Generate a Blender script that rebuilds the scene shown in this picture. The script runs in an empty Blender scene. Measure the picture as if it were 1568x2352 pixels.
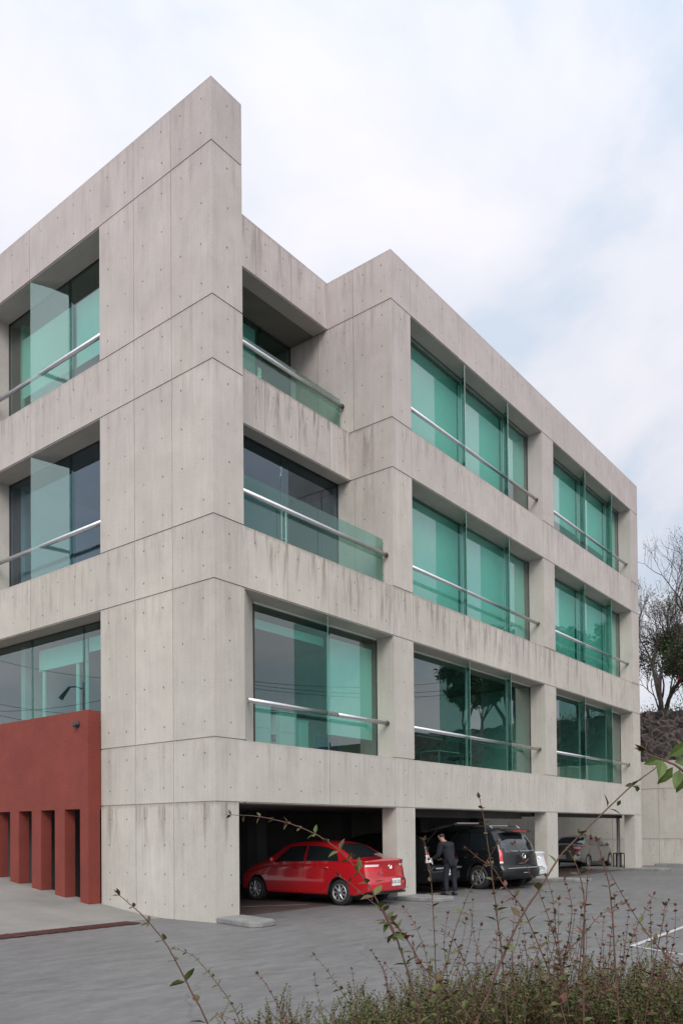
import bpy, bmesh, math, random
from math import radians as R, sin, cos, pi, sqrt
from mathutils import Vector, Matrix, noise as mnoise
random.seed(7)
S = bpy.context.scene
C = S.collection

# ------------------------------------------------------------------ camera
CAM = Vector((-10.8841, -11.7392, 1.75))
YAW, PITCH, ROLL, FPX = 0.6698, 0.0160, -0.0084, 1874.98
Fv = Vector((cos(YAW)*cos(PITCH), sin(YAW)*cos(PITCH), sin(PITCH)))
r0 = Vector((sin(YAW), -cos(YAW), 0)); u0 = r0.cross(Fv)
Rv = cos(ROLL)*r0 + sin(ROLL)*u0
Uv = -sin(ROLL)*r0 + cos(ROLL)*u0
cd = bpy.data.cameras.new('camera'); cam = bpy.data.objects.new('camera', cd); C.objects.link(cam)
cd.sensor_fit = 'HORIZONTAL'; cd.sensor_width = 36; cd.lens = 36*FPX/1568
cd.shift_y = 704.82/1568; cd.clip_start = 0.05; cd.clip_end = 3000
m = Matrix((Rv, Uv, -Fv)).transposed().to_4x4(); m.translation = CAM
cam.matrix_world = m; S.camera = cam

# ------------------------------------------------------------------ world
W = bpy.data.worlds.new('World'); S.world = W; W.use_nodes = True
nt = W.node_tree; nt.nodes.clear(); N = nt.nodes.new; Lk = nt.links.new
out = N('ShaderNodeOutputWorld')
sky = N('ShaderNodeTexSky'); sky.sky_type = 'NISHITA'; sky.sun_disc = False
sky.sun_elevation = R(36); sky.sun_rotation = R(229); sky.air_density = 1.0; sky.dust_density = 2.0
bg1 = N('ShaderNodeBackground'); bg1.inputs['Strength'].default_value = 0.12; Lk(sky.outputs[0], bg1.inputs[0])
tc = N('ShaderNodeTexCoord')
sep = N('ShaderNodeSeparateXYZ'); Lk(tc.outputs['Generated'], sep.inputs[0])
# clouds laid out on a flat deck overhead
mz = N('ShaderNodeMath'); mz.operation = 'MAXIMUM'; Lk(sep.outputs[2], mz.inputs[0]); mz.inputs[1].default_value = 0.0
az = N('ShaderNodeMath'); az.operation = 'ADD'; Lk(mz.outputs[0], az.inputs[0]); az.inputs[1].default_value = 0.35
dx = N('ShaderNodeMath'); dx.operation = 'DIVIDE'; Lk(sep.outputs[0], dx.inputs[0]); Lk(az.outputs[0], dx.inputs[1])
dy = N('ShaderNodeMath'); dy.operation = 'DIVIDE'; Lk(sep.outputs[1], dy.inputs[0]); Lk(az.outputs[0], dy.inputs[1])
cx = N('ShaderNodeCombineXYZ'); Lk(dx.outputs[0], cx.inputs[0]); Lk(dy.outputs[0], cx.inputs[1])
cn = N('ShaderNodeTexNoise'); cn.inputs['Scale'].default_value = 3.3; cn.inputs['Detail'].default_value = 7; cn.inputs['Roughness'].default_value = .52
cn.inputs['Distortion'].default_value = .35
Lk(cx.outputs[0], cn.inputs['Vector'])
cr = N('ShaderNodeValToRGB'); Lk(cn.outputs[0], cr.inputs[0])
e = cr.color_ramp.elements
e[0].position = .38; e[0].color = (.57, .64, .745, 1)
e[1].position = .64; e[1].color = (.80, .785, .845, 1)
x = e.new(.48); x.color = (.70, .72, .79, 1)
# an overcast sky is brighter towards the zenith
zr = N('ShaderNodeMapRange'); Lk(sep.outputs[2], zr.inputs[0])
zr.inputs[1].default_value = .0; zr.inputs[2].default_value = 1.0; zr.inputs[3].default_value = .92; zr.inputs[4].default_value = 1.5
zp = N('ShaderNodeMath'); zp.operation = 'POWER'; Lk(mz.outputs[0], zp.inputs[0]); zp.inputs[1].default_value = 2.5; Lk(zp.outputs[0], zr.inputs[0])
bg2 = N('ShaderNodeBackground'); Lk(cr.outputs[0], bg2.inputs[0]); Lk(zr.outputs[0], bg2.inputs[1])
# the cloud is brightest in a wide area round the hidden sun, behind the viewer
dt = N('ShaderNodeVectorMath'); dt.operation = 'DOT_PRODUCT'; Lk(tc.outputs['Generated'], dt.inputs[0]); dt.inputs[1].default_value = (sin(R(229))*cos(R(36)), cos(R(229))*cos(R(36)), sin(R(36)))
dm = N('ShaderNodeMath'); dm.operation = 'MAXIMUM'; Lk(dt.outputs['Value'], dm.inputs[0]); dm.inputs[1].default_value = 0
dp_ = N('ShaderNodeMath'); dp_.operation = 'POWER'; Lk(dm.outputs[0], dp_.inputs[0]); dp_.inputs[1].default_value = 3
ds = N('ShaderNodeMath'); ds.operation = 'MULTIPLY_ADD'; Lk(dp_.outputs[0], ds.inputs[0]); ds.inputs[1].default_value = 1.45; Lk(zr.outputs[0], ds.inputs[2]); Lk(ds.outputs[0], bg2.inputs[1])
mx = N('ShaderNodeMixShader'); mx.inputs[0].default_value = .96
Lk(bg1.outputs[0], mx.inputs[1]); Lk(bg2.outputs[0], mx.inputs[2]); Lk(mx.outputs[0], out.inputs[0])

# ------------------------------------------------------------------ sun
sd = bpy.data.lights.new('sun', 'SUN'); sd.energy = 1.4; sd.angle = R(25); sd.color = (1, .94, .86)
sun = bpy.data.objects.new('sun', sd); C.objects.link(sun)
sv = Vector((sin(R(229))*cos(R(36)), cos(R(229))*cos(R(36)), sin(R(36))))
sun.rotation_euler = sv.to_track_quat('Z', 'Y').to_euler()
vs = S.view_settings; vs.view_transform = 'Standard'; vs.look = 'None'; vs.exposure = 0.22; vs.gamma = 1; vs.use_curve_mapping = False
S.cycles.max_bounces = 10; S.cycles.transparent_max_bounces = 24

# ------------------------------------------------------------------ materials
def mat(name, col=(.5,.5,.5), rough=.6, metal=0, coat=0, spec=.5, emit=None, var=0, vscale=3, bump=0, bscale=30, stretch=(1,1,1)):
    m = bpy.data.materials.new(name); m.use_nodes = True
    t = m.node_tree; b = t.nodes['Principled BSDF']
    b.inputs['Base Color'].default_value = (*col, 1); b.inputs['Roughness'].default_value = rough
    b.inputs['Metallic'].default_value = metal; b.inputs['Coat Weight'].default_value = coat
    b.inputs['Coat Roughness'].default_value = .04
    b.inputs['Specular IOR Level'].default_value = spec
    if emit: b.inputs['Emission Color'].default_value = (*emit[0], 1); b.inputs['Emission Strength'].default_value = emit[1]
    if var or bump:
        g = t.nodes.new('ShaderNodeTexCoord'); mp = t.nodes.new('ShaderNodeMapping'); t.links.new(g.outputs['Object'], mp.inputs[0]); mp.inputs['Scale'].default_value = stretch
    if var:
        n = t.nodes.new('ShaderNodeTexNoise'); n.inputs['Scale'].default_value = vscale; n.inputs['Detail'].default_value = 6
        t.links.new(mp.outputs[0], n.inputs['Vector'])
        mr = t.nodes.new('ShaderNodeMapRange'); t.links.new(n.outputs[0], mr.inputs[0])
        mr.inputs[1].default_value = .3; mr.inputs[2].default_value = .7; mr.inputs[3].default_value = 1-var; mr.inputs[4].default_value = 1+var
        mm = t.nodes.new('ShaderNodeVectorMath'); mm.operation = 'SCALE'; mm.inputs[0].default_value = col; t.links.new(mr.outputs[0], mm.inputs['Scale'])
        t.links.new(mm.outputs[0], b.inputs['Base Color'])
    if bump:
        n2 = t.nodes.new('ShaderNodeTexNoise'); n2.inputs['Scale'].default_value = bscale; n2.inputs['Detail'].default_value = 5
        t.links.new(mp.outputs[0], n2.inputs['Vector'])
        bp = t.nodes.new('ShaderNodeBump'); bp.inputs['Strength'].default_value = bump; bp.inputs['Distance'].default_value = .02
        t.links.new(n2.outputs[0], bp.inputs['Height']); t.links.new(bp.outputs[0], b.inputs['Normal'])
    return m

def concrete(name, colA=(.437,.384,.364), colB=(.464,.430,.373), colC=(.460,.438,.385), stain=.85):
    """fair-faced concrete: UV = (metres along the face, metres below the member's top edge)"""
    m = bpy.data.materials.new(name); m.use_nodes = True; t = m.node_tree; b = t.nodes['Principled BSDF']
    n = t.nodes.new; l = t.links.new
    b.inputs['Roughness'].default_value = .75; b.inputs['Specular IOR Level'].default_value = .3
    geo = n('ShaderNodeNewGeometry'); sp = n('ShaderNodeSeparateXYZ'); l(geo.outputs['Position'], sp.inputs[0])
    uv = n('ShaderNodeUVMap'); su = n('ShaderNodeSeparateXYZ'); l(uv.outputs[0], su.inputs[0])
    def mathn(op, a, bb=None, clamp=False):
        k = n('ShaderNodeMath'); k.operation = op; k.use_clamp = clamp
        for i, v in enumerate((a, bb)):
            if v is None: continue
            if isinstance(v, (int, float)): k.inputs[i].default_value = v
            else: l(v, k.inputs[i])
        return k.outputs[0]
    def noise(vec, scale, detail=5, rough=.55):
        k = n('ShaderNodeTexNoise'); k.inputs['Scale'].default_value = scale; k.inputs['Detail'].default_value = detail; k.inputs['Roughness'].default_value = rough
        l(vec, k.inputs['Vector']); return k.outputs[0]
    def mapr(v, a, bb, c, d):
        k = n('ShaderNodeMapRange'); l(v, k.inputs[0])
        for i, q in enumerate((a, bb, c, d)): k.inputs[i+1].default_value = q
        return k.outputs[0]
    def mix(f, A, B):
        k = n('ShaderNodeMix'); k.data_type = 'RGBA'
        if isinstance(f, float): k.inputs[0].default_value = f
        else: l(f, k.inputs[0])
        for i, v in ((6, A), (7, B)):
            if isinstance(v, tuple): k.inputs[i].default_value = (*v, 1)
            else: l(v, k.inputs[i])
        return k.outputs[2]
    big = noise(geo.outputs['Position'], .45, 3)
    hz = mapr(mathn('ADD', mathn('DIVIDE', sp.outputs[2], 16.7), mathn('MULTIPLY', mathn('SUBTRACT', big, .5), .7)), .35, .95, 0, 1)
    low = mapr(mathn('ADD', sp.outputs[2], mathn('MULTIPLY', big, 3)), 2.5, 9, 0, 1)
    c = mix(low, colC, colB); c = mix(hz, c, colA)
    # each pour has its own shade: change with panel
    # vertical formwork grain
    cv = n('ShaderNodeCombineXYZ'); l(mathn('MULTIPLY', su.outputs[0], 14), cv.inputs[0]); l(mathn('MULTIPLY', sp.outputs[2], .55), cv.inputs[1]); 
    grain = noise(cv.outputs[0], 1.0, 6, .7)
    g1 = mapr(grain, .3, .7, .93, 1.05)
    mott = mapr(noise(geo.outputs['Position'], 2.2, 7, .62), .3, .7, .93, 1.05)
    fine = mapr(noise(geo.outputs['Position'], 26, 3, .6), .3, .7, .95, 1.05)
    # rain streaks running down from the top edge
    at = n('ShaderNodeAttribute'); at.attribute_name = 'stain'
    cs = n('ShaderNodeCombineXYZ'); l(mathn('MULTIPLY', su.outputs[0], 5.5), cs.inputs[0]); l(mathn('MULTIPLY', su.outputs[1], .55), cs.inputs[1]); l(mathn('MULTIPLY', sp.outputs[2], .12), cs.inputs[2])
    st = mapr(noise(cs.outputs[0], 1.0, 5, .65), .50, .64, 0, 1)
    fall = mapr(su.outputs[1], 0, 1.4, 1, .10)
    edge = mapr(mathn('ADD', su.outputs[1], mathn('MULTIPLY', mathn('SUBTRACT', grain, .5), .25)), 0.0, .09, 1, 0)
    sf = mathn('MULTIPLY', mathn('MAXIMUM', mathn('MULTIPLY', st, fall), mathn('MULTIPLY', edge, .7)), at.outputs['Fac'])
    c = mix(mathn('MULTIPLY', sf, stain), c, (.20,.165,.13))
    blo = mapr(noise(geo.outputs['Position'], 1.1, 8, .72), .56, .70, 0, .26)
    c = mix(blo, c, (.27,.245,.20))
    # pale lime bloom
    cl = n('ShaderNodeCombineXYZ'); l(mathn('MULTIPLY', su.outputs[0], 3.1), cl.inputs[0]); l(mathn('MULTIPLY', su.outputs[1], .4), cl.inputs[1]); cl.inputs[2].default_value = 7
    bl = mapr(noise(cl.outputs[0], 1.0, 4, .6), .56, .74, 0, .5)
    c = mix(mathn('MULTIPLY', bl, at.outputs['Fac']), c, (.60,.58,.55))
    k = n('ShaderNodeVectorMath'); k.operation = 'SCALE'; l(c, k.inputs[0]); 
    tn = n('ShaderNodeAttribute'); tn.attribute_name = 'tone'
    patch = mapr(noise(geo.outputs['Position'], .8, 2, .5), .35, .65, .95, 1.04)
    tv = mathn('ADD', 1.0, mathn('MULTIPLY', tn.outputs['Fac'], .05))
    l(mathn('MULTIPLY', mathn('MULTIPLY', mathn('MULTIPLY', mathn('MULTIPLY', g1, mott), fine), tv), patch), k.inputs['Scale'])
    l(k.outputs[0], b.inputs['Base Color'])
    bp = n('ShaderNodeBump'); bp.inputs['Strength'].default_value = .35; bp.inputs['Distance'].default_value = .01
    l(mathn('ADD', grain, noise(geo.outputs['Position'], 18, 5)), bp.inputs['Height']); l(bp.outputs[0], b.inputs['Normal'])
    return m

def glass(name, tint, refl=1.0, ior=1.5, rough=0.0, base=0.04):
    m = bpy.data.materials.new(name); m.use_nodes = True; t = m.node_tree; t.nodes.clear(); n = t.nodes.new; l = t.links.new
    o = n('ShaderNodeOutputMaterial'); tr = n('ShaderNodeBsdfTransparent'); tr.inputs[0].default_value = (*tint, 1)
    gl = n('ShaderNodeBsdfGlossy'); gl.inputs['Roughness'].default_value = rough; gl.inputs[0].default_value = (refl*.92, refl, refl*.97, 1)
    lw = n('ShaderNodeLayerWeight'); lw.inputs['Blend'].default_value = .5
    p = n('ShaderNodeMath'); p.operation = 'POWER'; l(lw.outputs['Facing'], p.inputs[0]); p.inputs[1].default_value = 3.2
    mr = n('ShaderNodeMapRange'); l(p.outputs[0], mr.inputs[0]); mr.inputs[3].default_value = base; mr.inputs[4].default_value = .95
    geo = n('ShaderNodeNewGeometry')
    ms = n('ShaderNodeMixShader'); l(mr.outputs[0], ms.inputs[0]); l(tr.outputs[0], ms.inputs[1]); l(gl.outputs[0], ms.inputs[2]); l(ms.outputs[0], o.inputs[0])
    return m

M = {}
M['conc'] = concrete('fair_faced_concrete')
M['conc_wall'] = concrete('retaining_concrete', (.37,.34,.30), (.37,.34,.30), (.39,.37,.31), .6)
M['hole'] = mat('tie_hole', (.10,.09,.08), .9)
M['soffit'] = mat('shade_toned_concrete', (.17,.155,.135), .85, var=.12, vscale=1.5, bump=.2)  # shade of the recesses is put into this darkened concrete colour
M['inner'] = mat('room_wall', (.46,.56,.50), .9, var=.06)
M['inner_dark'] = mat('room_dark', (.07,.08,.08), .9, var=.1)
M['room_floor'] = mat('room_floor', (.10,.09,.08), .7, var=.1)
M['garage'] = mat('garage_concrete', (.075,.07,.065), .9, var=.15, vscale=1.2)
M['glass'] = glass('green_glass', (.37,.65,.60), 1.0, base=.15)
M['sky_glass'] = glass('sky_toned_glass', (.34,.50,.56), 1.0, base=.13); M['sky_glass'].node_tree.nodes['Glossy BSDF'].inputs[0].default_value = (.72,.86,1.0,1)  # the sky's blue reflection is put into the tint of this glass
M['fin'] = glass('fin_glass', (.62,.80,.75), .9, base=.10)
M['fin_edge'] = mat('polished_glass_edge', (.07,.17,.145), .25, var=.1)
M['clear'] = glass('balustrade_glass', (.60,.80,.74), .9, base=.05)
M['blind'] = mat('roller_blind', (.64,.82,.75), .8, var=.03, vscale=4)
M['blind'].node_tree.nodes['Principled BSDF'].inputs['Subsurface Weight'].default_value = 0
M['alu'] = mat('aluminium', (.62,.63,.64), .35, metal=.6, var=.05, vscale=8)
M['white_alu'] = mat('white_sill', (.75,.75,.72), .5, var=.05)
M['steel'] = mat('brushed_steel', (.66,.66,.67), .28, metal=.95, var=.06, vscale=6, bump=.05, bscale=60)
M['dark_metal'] = mat('dark_metal', (.05,.05,.05), .5, metal=.4, var=.1)
M['red'] = mat('red_render', (.195,.036,.024), .85, var=.14, vscale=1.4, bump=.9, bscale=55)
M['grate'] = mat('red_grate', (.10,.030,.024), .7, var=.15, bump=.5, bscale=80)
M['kerb'] = mat('kerb_concrete', (.20,.20,.19), .9, var=.22, vscale=5, bump=.5, bscale=30)
M['line'] = mat('white_paint', (.45,.45,.43), .7, var=.2, vscale=14)
M['rubber'] = mat('tyre_rubber', (.016,.016,.017), .75, var=.2, vscale=20)
M['rim'] = mat('silver_rim', (.50,.51,.53), .3, metal=.85, var=.05)
M['red_paint'] = mat('red_car_paint', (.40,.005,.010), .35, coat=1, var=.03)
M['black_paint'] = mat('black_car_paint', (.008,.009,.010), .35, coat=.35, spec=.3, var=.1)
M['white_paint_car'] = mat('white_car_paint', (.70,.72,.72), .3, coat=1, var=.02)
M['grey_paint'] = mat('grey_car_paint', (.19,.19,.18), .35, metal=.4, coat=.8, var=.03)
M['car_glass'] = mat('dark_car_glass', (.012,.016,.018), .04, spec=.8, coat=.6, var=.05)
M['tail'] = mat('tail_red', (.50,.008,.012), .35, coat=.25, var=.05)
M['tail_white'] = mat('tail_clear', (.75,.66,.66), .12, coat=1, var=.05)
M['chrome'] = mat('chrome', (.7,.7,.72), .12, metal=1, var=.03)
M['plastic'] = mat('black_plastic', (.02,.02,.02), .55, var=.15)
M['plate'] = mat('plate_white', (.72,.74,.72), .4, var=.04)
M['plate_ink'] = mat('plate_ink', (.04,.06,.05), .6, var=.04)
M['suit'] = mat('navy_suit', (.008,.009,.014), .85, var=.15, vscale=12, bump=.2, bscale=60)
M['trouser'] = mat('navy_trousers', (.007,.009,.016), .85, var=.15, vscale=12)
M['skin'] = mat('skin', (.34,.18,.12), .55, var=.06)
M['hair'] = mat('dark_hair', (.02,.015,.012), .7, var=.2, vscale=40)
M['shirt'] = mat('white_shirt', (.7,.7,.7), .8, var=.03)
M['paper'] = mat('paper', (.75,.76,.78), .8, var=.02)
M['pipe'] = mat('galvanised_pipe', (.42,.42,.42), .4, metal=.5, var=.15, vscale=9)
M['rust'] = mat('rusty_frame', (.05,.025,.022), .8, var=.3, vscale=18)
M['stem'] = mat('stem_bark', (.085,.040,.028), .7, var=.25, vscale=60)
M['leafA'] = mat('leaf_green', (.056,.085,.018), .5, var=.35, vscale=22)
M['leafB'] = mat('leaf_bronze', (.085,.062,.026), .5, var=.35, vscale=22)
M['leafC'] = mat('leaf_olive', (.085,.092,.025), .5, var=.35, vscale=22)
M['leafR'] = mat('leaf_russet', (.11,.040,.028), .5, var=.35, vscale=22)
M['bark'] = mat('tree_bark', (.045,.034,.028), .9, var=.3, vscale=6, bump=.6)
M['tleaf'] = mat('tree_leaf', (.060,.080,.030), .6, var=.4, vscale=1.2)
M['tleaf2'] = mat('tree_leaf_dark', (.030,.052,.020), .6, var=.4, vscale=1.2)
M['flower'] = mat('red_flower', (.42,.03,.05), .6, var=.3, vscale=4)
M['cab'] = mat('pale_cabinet', (.62,.70,.66), .6, var=.04)
M['blue'] = mat('blue_board', (.03,.09,.25), .6, var=.1)
M['book'] = mat('binder', (.05,.06,.09), .6, var=.3)
M['wood'] = mat('desk_wood', (.16,.11,.07), .5, var=.2)
M['lampglow'] = mat('ceiling_lamp', (.8,.8,.7), .5, emit=((1,1,.85), 4))
for k in ('leafA','leafB','leafC','leafR','tleaf','tleaf2'):
    M[k].node_tree.nodes['Principled BSDF'].inputs['Specular IOR Level'].default_value = .25

def asphalt():
    m = bpy.data.materials.new('stamped_concrete_pavement'); m.use_nodes = True; t = m.node_tree; b = t.nodes['Principled BSDF']; n = t.nodes.new; l = t.links.new
    g = n('ShaderNodeNewGeometry')
    def noise(sc, scale, det=6, rough=.6, rot=0):
        mp = n('ShaderNodeMapping'); mp.inputs['Scale'].default_value = sc; mp.inputs['Rotation'].default_value = (0,0,rot); l(g.outputs['Position'], mp.inputs[0])
        k = n('ShaderNodeTexNoise'); k.inputs['Scale'].default_value = scale; k.inputs['Detail'].default_value = det; k.inputs['Roughness'].default_value = rough; l(mp.outputs[0], k.inputs['Vector']); return k.outputs[0]
    def mr(v, a, bb, c, d):
        k = n('ShaderNodeMapRange'); l(v, k.inputs[0])
        for i, q in enumerate((a,bb,c,d)): k.inputs[i+1].default_value = q
        return k.outputs[0]
    def mul(a, bb):
        k = n('ShaderNodeMath'); k.operation = 'MULTIPLY'; l(a, k.inputs[0]); l(bb, k.inputs[1]); return k.outputs[0]
    a1 = mr(noise((1,1,1), .22, 4), .3, .7, .88, 1.1)
    a2 = mr(noise((1,3.0,1), 1.3, 7, .65, R(52)), .3, .7, .78, 1.17)     # long broom sweeps
    a3 = mr(noise((1,1,1), 7, 6, .7), .3, .7, .88, 1.12)
    a4 = mr(noise((1,1,1), 60, 2, .6), .3, .7, .94, 1.06)
    f = mul(mul(a1, a2), mul(a3, a4))
    f = mul(f, mr(noise((1,1,1), .9, 8, .75), .60, .72, 1, .72))          # oil stains
    vo = n('ShaderNodeTexVoronoi'); vo.feature = 'DISTANCE_TO_EDGE'; vo.inputs['Scale'].default_value = .22
    wn = n('ShaderNodeTexNoise'); wn.inputs['Scale'].default_value = .8; wn.inputs['Detail'].default_value = 6; l(g.outputs['Position'], wn.inputs['Vector'])
    wm = n('ShaderNodeMix'); wm.data_type = 'VECTOR'; wm.inputs[0].default_value = .5; l(g.outputs['Position'], wm.inputs[4]); l(wn.outputs['Color'], wm.inputs[5]); l(wm.outputs[1], vo.inputs['Vector'])
    f = mul(f, mr(vo.outputs[0], .0, .004, .78, 1))
    cr = n('ShaderNodeMix'); cr.data_type = 'RGBA'; l(mr(noise((1,1,1), .35, 4), .52, .68, 0, .35), cr.inputs[0]); cr.inputs[6].default_value = (.152,.152,.147,1); cr.inputs[7].default_value = (.155,.122,.112,1)
    k = n('ShaderNodeVectorMath'); k.operation = 'SCALE'; l(cr.outputs[2], k.inputs[0]); l(f, k.inputs['Scale']); l(k.outputs[0], b.inputs['Base Color'])
    b.inputs['Roughness'].default_value = .62; b.inputs['Specular IOR Level'].default_value = .35
    bp = n('ShaderNodeBump'); bp.inputs['Strength'].default_value = .4; bp.inputs['Distance'].default_value = .02; l(noise((1,2.2,1), 5, 6, .65, R(52)), bp.inputs['Height']); l(bp.outputs[0], b.inputs['Normal'])
    return m
M['ground'] = asphalt()
def lighter(src, name, k):
    m = src.copy(); m.name = name
    return m
M['apron'] = mat('pale_apron', (.215,.208,.188), .8, var=.16, vscale=1.1, bump=.3, bscale=12)

def stone():
    m = bpy.data.materials.new('volcanic_rubble'); m.use_nodes = True; t = m.node_tree; b = t.nodes['Principled BSDF']; n = t.nodes.new; l = t.links.new
    g = n('ShaderNodeNewGeometry')
    ns = n('ShaderNodeTexNoise'); ns.inputs['Scale'].default_value = 2; l(g.outputs['Position'], ns.inputs['Vector'])
    mx = n('ShaderNodeMix'); mx.data_type = 'VECTOR'; mx.inputs[0].default_value = .30; l(g.outputs['Position'], mx.inputs[4]); l(ns.outputs['Color'], mx.inputs[5])
    v = n('ShaderNodeTexVoronoi'); v.inputs['Scale'].default_value = 4.2; l(mx.outputs[1], v.inputs['Vector'])
    v2 = n('ShaderNodeTexVoronoi'); v2.feature = 'DISTANCE_TO_EDGE'; v2.inputs['Scale'].default_value = 4.2; l(mx.outputs[1], v2.inputs['Vector'])
    cr = n('ShaderNodeValToRGB'); l(v.outputs['Color'], cr.inputs[0]); e = cr.color_ramp.elements
    e[0].position = .2; e[0].color = (.014,.012,.013,1); e[1].position = .9; e[1].color = (.065,.052,.050,1)
    e2 = n('ShaderNodeMapRange'); l(v2.outputs[0], e2.inputs[0]); e2.inputs[1].default_value = .01; e2.inputs[2].default_value = .10; e2.inputs[3].default_value = .9; e2.inputs[4].default_value = 0
    k = n('ShaderNodeMix'); k.data_type = 'RGBA'; l(e2.outputs[0], k.inputs[0]); l(cr.outputs[0], k.inputs[6]); k.inputs[7].default_value = (.12,.095,.08,1)
    l(k.outputs[2], b.inputs['Base Color']); b.inputs['Roughness'].default_value = .95
    bp = n('ShaderNodeBump'); bp.inputs['Distance'].default_value = .03; l(v2.outputs[0], bp.inputs['Height']); l(bp.outputs[0], b.inputs['Normal'])
    return m
M['stone'] = stone()

# ------------------------------------------------------------------ mesh helpers
class MB:
    def __init__(s): s.tn = []; s.tone = 0; s.v = []; s.f = []; s.mi = []; s.uv = []; s.st = []
    def face(s, pts, mi=0, top=None, st=0):
        i = len(s.v); s.v += [tuple(p) for p in pts]; s.f.append(tuple(range(i, i+len(pts)))); s.mi.append(mi)
        a, b, c = Vector(pts[0]), Vector(pts[1]), Vector(pts[2]); n = (b-a).cross(c-a)
        if top is None: top = max(p[2] for p in pts)
        ax = max(range(3), key=lambda q: abs(n[q]))
        uu = 1 if ax == 0 else 0
        for p in pts: s.uv.append((p[uu], top-p[2] if ax != 2 else p[1]))
        s.st += [st]*len(pts); s.tn += [s.tone]*len(pts)
    def box(s, x0, x1, y0, y1, z0, z1, mi=0, top=None, st=0):
        q = [(x0,y0,z0),(x1,y0,z0),(x1,y1,z0),(x0,y1,z0),(x0,y0,z1),(x1,y0,z1),(x1,y1,z1),(x0,y1,z1)]
        if top is None: top = z1
        for f in ((0,3,2,1),(4,5,6,7),(0,1,5,4),(1,2,6,5),(2,3,7,6),(3,0,4,7)): s.face([q[i] for i in f], mi, top, st)
    def prism(s, poly, z0, z1, mi=0, st=0):
        n = len(poly)
        s.face([(p[0],p[1],z1) for p in poly], mi, z1, st); s.face([(p[0],p[1],z0) for p in reversed(poly)], mi, z1, st)
        for i in range(n):
            a, b = poly[i], poly[(i+1) % n]; s.face([(a[0],a[1],z0),(b[0],b[1],z0),(b[0],b[1],z1),(a[0],a[1],z1)], mi, z1, st)
    def obox(s, o, X, Y, Z, mi=0):
        o, X, Y, Z = map(Vector, (o, X, Y, Z)); q = [o, o+X, o+X+Y, o+Y, o+Z, o+X+Z, o+X+Y+Z, o+Y+Z]
        for f in ((0,3,2,1),(4,5,6,7),(0,1,5,4),(1,2,6,5),(2,3,7,6),(3,0,4,7)): s.face([q[i] for i in f], mi)
    def tube(s, pts, rads, n=8, mi=0, caps=True):
        pts = [Vector(p) for p in pts]; 
        if not isinstance(rads, (list, tuple)): rads = [rads]*len(pts)
        base = len(s.v); ref = None
        for i, p in enumerate(pts):
            d = (pts[min(i+1, len(pts)-1)] - pts[max(i-1, 0)]).normalized()
            if ref is None: ref = Vector((0,0,1)) if abs(d.z) < .9 else Vector((1,0,0))
            a = d.cross(ref).normalized(); b = a.cross(d).normalized(); ref = b
            for k in range(n):
                t = 2*pi*k/n; s.v.append(tuple(p + (a*cos(t)+b*sin(t))*rads[i]))
        for i in range(len(pts)-1):
            for k in range(n):
                k2 = (k+1) % n
                s.f.append((base+i*n+k, base+i*n+k2, base+(i+1)*n+k2, base+(i+1)*n+k)); s.mi.append(mi); s.uv += [(0,0)]*4; s.st += [0]*4; s.tn += [0]*4
        if caps:
            s.f.append(tuple(base+k for k in reversed(range(n)))); s.mi.append(mi); s.uv += [(0,0)]*n; s.st += [0]*n; s.tn += [0]*n
            s.f.append(tuple(base+(len(pts)-1)*n+k for k in range(n))); s.mi.append(mi); s.uv += [(0,0)]*n; s.st += [0]*n; s.tn += [0]*n
    def raw(s, vs, fs, mi=0):
        b = len(s.v); s.v += [tuple(v) for v in vs]
        for f in fs: s.f.append(tuple(b+i for i in f)); s.mi.append(mi); s.uv += [(0,0)]*len(f); s.st += [0]*len(f); s.tn += [0]*len(f)
    def build(s, name, mats, parent=None, smooth=False, fixn=False):
        if not isinstance(mats, (list, tuple)): mats = [mats]
        me = bpy.data.meshes.new(name); me.from_pydata(s.v, [], s.f)
        for q in mats: me.materials.append(M[q] if isinstance(q, str) else q)
        me.polygons.foreach_set('material_index', s.mi)
        ul = me.uv_layers.new(name='UVMap'); flat = [c for p in s.uv for c in p]; ul.data.foreach_set('uv', flat)
        if any(s.st):
            a = me.attributes.new('stain', 'FLOAT', 'CORNER'); a.data.foreach_set('value', s.st)
            a = me.attributes.new('tone', 'FLOAT', 'CORNER'); a.data.foreach_set('value', s.tn)
        if smooth: me.polygons.foreach_set('use_smooth', [True]*len(me.polygons))
        if fixn:
            bm = bmesh.new(); bm.from_mesh(me); bmesh.ops.remove_doubles(bm, verts=bm.verts, dist=1e-5); bmesh.ops.recalc_face_normals(bm, faces=bm.faces); bm.to_mesh(me); bm.free()
        me.update()
        o = bpy.data.objects.new(name, me); C.objects.link(o)
        if parent: o.parent = parent
        return o
def tag(o, label=None, cat=None, group=None, kind=None):
    if label: o['label'] = label
    if cat: o['category'] = cat
    if group: o['group'] = group
    if kind: o['kind'] = kind
    return o
def empty(name, label, cat, loc=(0,0,0), rz=0, group=None):
    o = bpy.data.objects.new(name, None); C.objects.link(o); o.location = loc; o.rotation_euler = (0,0,rz); o.empty_display_size = .3
    return tag(o, label, cat, group)

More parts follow.
